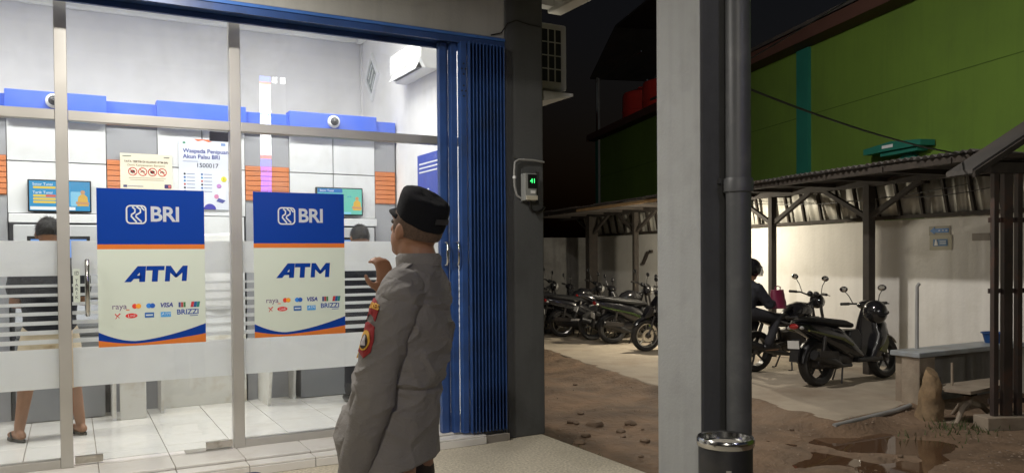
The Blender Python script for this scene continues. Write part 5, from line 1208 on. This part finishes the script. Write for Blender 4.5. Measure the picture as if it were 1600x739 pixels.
# sleeve badges on the left arm (outer side = -x); image right is -y
DS, UX, UZ = (1, -.10, 0), (0, -1, 0), (0, 0, 1)
c1 = (-.5, .068, z(1.335))
arcp = [(.072*math.sin(R(a)), .10*math.cos(R(a))-.055) for a in range(-52, 53, 8)] + [(.050*math.sin(R(a)), .060*math.cos(R(a))-.068) for a in range(52, -53, -8)]
b1 = drape('sleeve_badge', [(x*.86, y_*1.15) for x, y_ in arcp], M['redpatch'], c1, DS, UX, UZ, .006)
drape_text('POLRES', .030, M['gold'], (c1[0], c1[1], c1[2]+.024), DS, UX, UZ, .0105, b1, -3.2)
c2 = (-.5, .077, z(1.228))
shp = [(-.042, .05), (-.02, .062), (0, .068), (.02, .062), (.042, .05), (.045, .0), (.034, -.045), (0, -.07), (-.034, -.045), (-.045, 0)]
b2_ = drape('sleeve_badge', shp, M['redpatch'], c2, DS, UX, UZ, .006)
drape('badge_field', disc(0, -.002, .030, 16, .038), M['gold'], c2, DS, UX, UZ, .0105, b2_); drape('badge_centre', disc(0, -.006, .020, 14, .027), mat('badge_dark', (.02, .012, .012), .6), c2, DS, UX, UZ, .0140, b2_)
drape('badge_emblem', [(-.012, -.02), (.012, -.02), (.007, .012), (0, .02), (-.007, .012)], mat('badge_silver', (.5, .45, .45), .4), c2, DS, UX, UZ, .0170, b2_)
# chest badges on the front (facing +y)
DF = (.35, -1, 0); 
drape('chest_badge', disc(0, 0, .034, 14, .04), M['gold'], (-.135, .5, z(1.255)), DF, (-1, 0, 0), UZ, .010); drape('chest_badge_centre', disc(0, 0, .02, 12, .024), M['redpatch'], (-.135, .5, z(1.255)), DF, (-1, 0, 0), UZ, .014)
drape('pocket_flap', [(-.07, .035), (.07, .035), (.07, -.025), (0, -.05), (-.07, -.025)], M['uniform'], (-.12, .5, z(1.19)), DF, (-1, 0, 0), UZ, .006)
drape('pocket_badge', rect(-.018, -.045, .018, .045), M['gold'], (-.15, .5, z(1.165)), DF, (-1, 0, 0), UZ, .012)
# shoulder strap, collar, button
ep = MB(); ep.prism([(-.055, -.055), (-.20, -.045), (-.225, -.02), (-.20, .005), (-.055, -.005)], lambda a, b, d: (a, b, d + (.02 if a > -.1 else -.018 if a > -.21 else -.035)), z(1.508), z(1.516)); e_ = ep.build('shoulder_strap', M['uniform'], so_, bevel=.003, local=True)
MB().ell((-.075, -.022, z(1.541)), (.009, .009, .007), 10, 6).build('button', M['steel'], e_, smooth=True, local=True)
cr = []
for k in range(23):
    a = R(-250+320*k/22); cr.append([(.088*math.cos(a)*1.0, -.035+.083*math.sin(a), z(1.505)), (.100*math.cos(a), -.035+.095*math.sin(a), z(1.508)), (.103*math.cos(a), -.035+.097*math.sin(a), z(1.545)), (.092*math.cos(a), -.035+.086*math.sin(a), z(1.562)), (.084*math.cos(a), -.035+.079*math.sin(a), z(1.555))])
MB().rings(cr).build('collar', M['uniform'], so_, smooth=True, local=True)
# trousers, shoes, belt pouch
tr = MB(); spine(tr, [(.07, z(.90), .17, .12), (.07, z(.82), .18, .13), (.07, z(.74), .18, .13)])
for s in (-1, 1): tr.capsule([(s*.095, .06, z(.76)), (s*.115, .02, z(.44)), (s*.12, -.02, z(.02))], [.10, .085, .075], 16)
place('trousers', remesh(tr, .012, 5, lambda p: noise.noise(Vector((p.x*5, p.y*5, p.z*14)))*.006), M['uniform_dark'], OF, smooth=True)
for s in (-1, 1):
    shm = MB(); shm.capsule([(s*.115, -.06, .045), (s*.115, .08, .045), (s*.12, .16, .035)], [.048, .046, .036], 14); shm.box(s*.115-.045, -.11, .0, s*.115+.045, .19, .03)
    place('shoe', remesh(shm, .009, 4), M['blackpaint'], OF, smooth=True)
# field cap: oval band, slightly wider flat crown, visor
crot = hrot @ Matrix.Rotation(R(7), 3, 'X'); cc = hc + crot @ Vector((0, -.018, .072))
rs = []
for zc, k in ((-.030, 1.0), (-.012, 1.02), (.02, 1.02), (.045, 1.015), (.06, 1.0), (.073, .97), (.082, .89), (.088, .7), (.090, .3)):
    rs.append([cc + crot @ Vector((.098*k*math.cos(R(a)), .117*k*math.sin(R(a)), zc + .012*math.sin(R(a)) + .004*noise.noise(Vector((math.cos(R(a))*2, math.sin(R(a))*2, zc*20))))) for a in range(0, 360, 10)])
cp = MB().rings(rs).build('cap', M['cap'], OF, smooth=True, local=True); cp['label'] = 'stiff black field cap with short visor'
vz = []
for rr_, dz_ in ((.98, -.028), (1.25, -.035), (1.50, -.052)):
    vz.append([cc + crot @ Vector((.098*math.cos(R(a))*min(1.02, rr_), .117*(math.sin(R(a))*rr_ if rr_ < 1 else math.sin(R(a))*(1+(rr_-1)*math.sin(R(a)))), dz_ + .012)) for a in range(20, 161, 10)])
ob = MB().rings(vz, False, False).build('visor', M['cap'], cp, smooth=True, local=True); q = ob.modifiers.new('s', 'SOLIDIFY'); q.thickness = .005
sp_ = MB(); sp_.box(-.038, -.002, -.011, .038, .002, .011, lambda x, y, w: tuple(cc + crot @ Vector((x*.95, -.1225+.13*x*x*5 + y, .012+w)))); sp_.build('cap_label', mat('cap_label', (.03, .03, .034), .5), cp, local=True)
hm = hair_mesh(hc, hrot, 1.125); hm.build('cropped_hair', mat('cropped_hair', (.10, .062, .042), .8, var=.3, vs=120), OF, smooth=True, local=True)

# --- customers and rider: shared builder
def person(label, loc, rz, P, shirtm, legm, skinm, leg_end, sleeve, shoes='sandal', hairy=True, vox=.012):
    t = thing('person', label, 'person', loc, rz)
    body = MB(); hr = Matrix.Rotation(P.get('hyaw', 0), 3, 'Z') @ Matrix.Rotation(P.get('htilt', 0), 3, 'X'); hc_ = Vector(P['head']); k = 1.1
    head(body, hc_, hr, k); nb = Vector(P['neck']); body.capsule([nb, hc_ + Vector((0, -.02, -.06))], [.075, .07], 14)
    spine(body, [(y_, z_, a*.86, b*.86) for y_, z_, a, b in P['spine']])
    for s, A in ((-1, P['larm']), (1, P['rarm'])):
        body.capsule(A, [.056, .047, .035]); d_ = Vector(A[2])-Vector(A[1]); hand(body, A[2], d_, P.get('thumb', (-s, .2, .4)), 1.1, .5)
    for L in (P['lleg'], P['rleg']):
        body.capsule(L, [.095, .066, .042]); foot(body, L[2], P.get('fdir', (0, 1)), 1.1)
    place('body', remesh(body, vox, 4), skinm, t, smooth=True); eyes(t, hc_, hr, k)
    sh_ = MB(); spine(sh_, P['spine'], 24)
    for A in (P['larm'], P['rarm']):
        A = [Vector(a) for a in A]; e = A[0].lerp(A[1], .62) if sleeve == 'short' else A[1].lerp(A[2], .9)
        sh_.capsule([A[0], e] if sleeve == 'short' else [A[0], A[1], e], [.088, .082] if sleeve == 'short' else [.088, .072, .058], 16)
    place('shirt', remesh(sh_, vox, 5, lambda p: noise.noise(Vector((p.x*5, p.y*5, p.z*11)))*.007), shirtm, t, smooth=True)
    tr_ = MB(); sp0 = P['spine'][-1]; spine(tr_, [(sp0[0], sp0[1]+.08, sp0[2]*.93, sp0[3]*.93), (sp0[0], sp0[1]-.03, sp0[2]*.95, sp0[3]*.95), (sp0[0], sp0[1]-.1, sp0[2]*.85, sp0[3]*.9)])
    for L in (P['lleg'], P['rleg']):
        L = [Vector(a) for a in L]
        if leg_end == 'knee': tr_.capsule([L[0], L[0].lerp(L[1], .6), L[1].lerp(L[2], -.06)], [.12, .118, .115], 16)
        else: tr_.capsule([L[0], L[1], L[1].lerp(L[2], .93)], [.112, .088, .07], 16)
    place('shorts' if leg_end == 'knee' else 'trousers', remesh(tr_, vox, 5, lambda p: noise.noise(Vector((p.x*5, p.y*5, p.z*13)))*.006), legm, t, smooth=True)
    fd = Vector((*P.get('fdir', (0, 1)), 0)).normalized()
    for L in (P['lleg'], P['rleg']):
        a = Vector(L[2]); c_ = a + fd*.055
        if shoes == 'sandal':
            ang = math.atan2(-fd.x, fd.y); mbx = MB(); sandal(mbx, 0, 0, 0, .30); rz_ = Matrix.Rotation(ang, 3, 'Z'); mbx.v = [tuple(rz_ @ Vector(v) + Vector((c_.x, c_.y, P.get('floor', 0)+.001))) for v in mbx.v]
            sn = mbx.build('sandal', M['rubber'], t, bevel=.005, local=True)
            for s in (-1, 1):
                sd = Vector((fd.y, -fd.x, 0))*s
                MB().tube([c_ + fd*.075 + Vector((0, 0, .012 - c_.z + P.get('floor', 0)+.02)), Vector((c_.x, c_.y, P.get('floor', 0)+.07)) + sd*.035 + fd*.03, Vector((c_.x, c_.y, P.get('floor', 0)+.02)) + sd*.052 - fd*.03], .009, 6).build('strap', M['rubber'], sn, smooth=True, local=True)
        else:
            f0 = P.get('floor', 0) if shoes == 'shoe' else a.z-.085
            shm = MB(); shm.capsule([(a.x-fd.x*.05, a.y-fd.y*.05, f0+.05), (a.x+fd.x*.1, a.y+fd.y*.1, f0+.05), (a.x+fd.x*.18, a.y+fd.y*.18, f0+.04)], [.05, .05, .04], 12)
            place('shoe', remesh(shm, .012, 3), M['black_plastic'], t, smooth=True)
    if hairy:
        hm_ = hair_mesh(hc_, hr, k*1.01); rg = random.Random(5)
        for _ in range(1500):
            a = R(rg.uniform(-24, 85)); b = rg.uniform(0, 6.283)
            if math.sin(b) > .5 and a < R(26): continue
            n_ = Vector((math.cos(a)*math.cos(b), math.cos(a)*math.sin(b), math.sin(a))); p = Vector((.0885*n_.x, .108*n_.y-.012, .106*n_.z+.022))
            d_ = (n_*.5 + Vector((rg.uniform(-.5, .5), rg.uniform(-.2, .9), -.5+rg.uniform(-.3, .3)))).normalized(); sd = n_.cross(d_).normalized()*.0022
            q0, q1, q2 = p-sd, p+sd, p+d_*rg.uniform(.014, .028)
            hm_.add([hc_ + hr @ q*k*1.01 for q in (q0, q1, q2)], [(0, 1, 2)])
        hm_.build('hair', M['hair'], t, smooth=True, local=True)
    return t
stand = lambda lx, rx, ly, ry: dict(head=(0, .03, 1.77), neck=(0, -.02, 1.52), htilt=R(-10),
    spine=[(-.02, 1.60, .08, .07), (-.025, 1.565, .15, .085), (-.03, 1.50, .215, .115), (-.02, 1.38, .225, .135), (0, 1.2, .21, .135), (.0, 1.02, .205, .14), (.0, .92, .205, .145)],
    larm=[(-.21, -.02, 1.48), (-.26, .02, 1.17), (-.12, .32, 1.14)], rarm=[(.21, -.02, 1.48), (.27, .04, 1.17), (.10, .33, 1.18)],
    lleg=[(-.10, 0, .92), (lx*.75, .02, .50), (lx, ly, .105)], rleg=[(.10, 0, .92), (rx*.75, .02, .50), (rx, ry, .105)])
p1 = stand(-.24, .22, -.02, .05); p1['fdir'] = (-.45, 1)
person('customer in dark shirt and beige shorts standing at the cash machine', (-.16, 8.02, 0), R(0), p1, M['darkshirt'], M['shorts'], M['skin2'], 'knee', 'short')
p2 = stand(-.13, .13, 0, 0)
p2['head'] = (0, .05, 1.75)
person('dark haired customer in dark clothes at the machine by the side wall', (2.72, 8.28, 0), R(0), p2, M['darkshirt'], mat('dark_trousers', (.02, .02, .024), .85), M['skin2'], 'ankle', 'short', 'shoe')
# rider sits on the motorcycle facing along the bike (+x): local +y forward
pr_ = dict(head=(0, .10, 1.50), neck=(0, .03, 1.28), htilt=R(-8), floor=0,
    spine=[(.06, 1.36, .08, .07), (.05, 1.33, .16, .09), (.03, 1.27, .215, .12), (.0, 1.14, .225, .135), (-.05, 1.0, .20, .14), (-.07, .90, .19, .15), (-.07, .86, .18, .15)],
    larm=[(-.21, .03, 1.24), (-.27, .20, 1.0), (-.10, .44, 1.02)], rarm=[(.21, .03, 1.24), (.27, .20, 1.0), (.10, .44, 1.02)],
    lleg=[(-.11, -.03, .88), (-.21, .40, .80), (-.22, .22, .42)], rleg=[(.11, -.03, .88), (.21, .40, .80), (.22, .22, .42)])
RL = (8.72, 8.71, GZ)
rd = person('helmeted rider in dark clothes sitting on the black motorcycle', RL, R(-94), pr_, M['darkshirt'], mat('dark_trousers', (.02, .02, .024), .85), M['skin2'], 'ankle', 'long', 'boot', False)
ct_, st_ = math.cos(R(-94)), math.sin(R(-94))
hp = (RL[0] - st_*.10, RL[1] + ct_*.10, RL[2]+1.535)
helmet('black open helmet with clear visor worn by the motorcycle rider', hp, R(-4), 1.06, R(10), True)
# bag on the tank
bg = thing('shopping_bag', 'maroon plastic bag resting on the motorcycle before the rider', 'bag', (9.16, 8.5, .72))
rs = []
for k in range(10):
    q = k/9; rs.append([(9.16+.15*math.cos(R(a))*(1-.25*q)*(1+.12*noise.noise(Vector((a*.05, q*4, 0)))), 8.52+.12*math.sin(R(a))*(1-.5*q)*(1+.12*noise.noise(Vector((a*.05, q*4, 5)))), .74+.27*q+.025*noise.noise(Vector((a*.03, 3, 0)))*(k == 9)) for a in range(0, 360, 15)])
MB().rings(rs).build('sack', M['bag'], bg, smooth=True)
MB().tube([(9.10, 8.50, .99), (9.10, 8.51, 1.05), (9.16, 8.52, 1.07), (9.22, 8.52, 1.05), (9.22, 8.53, .99)], .008, 6).build('handle', M['bag'], bg, smooth=True)
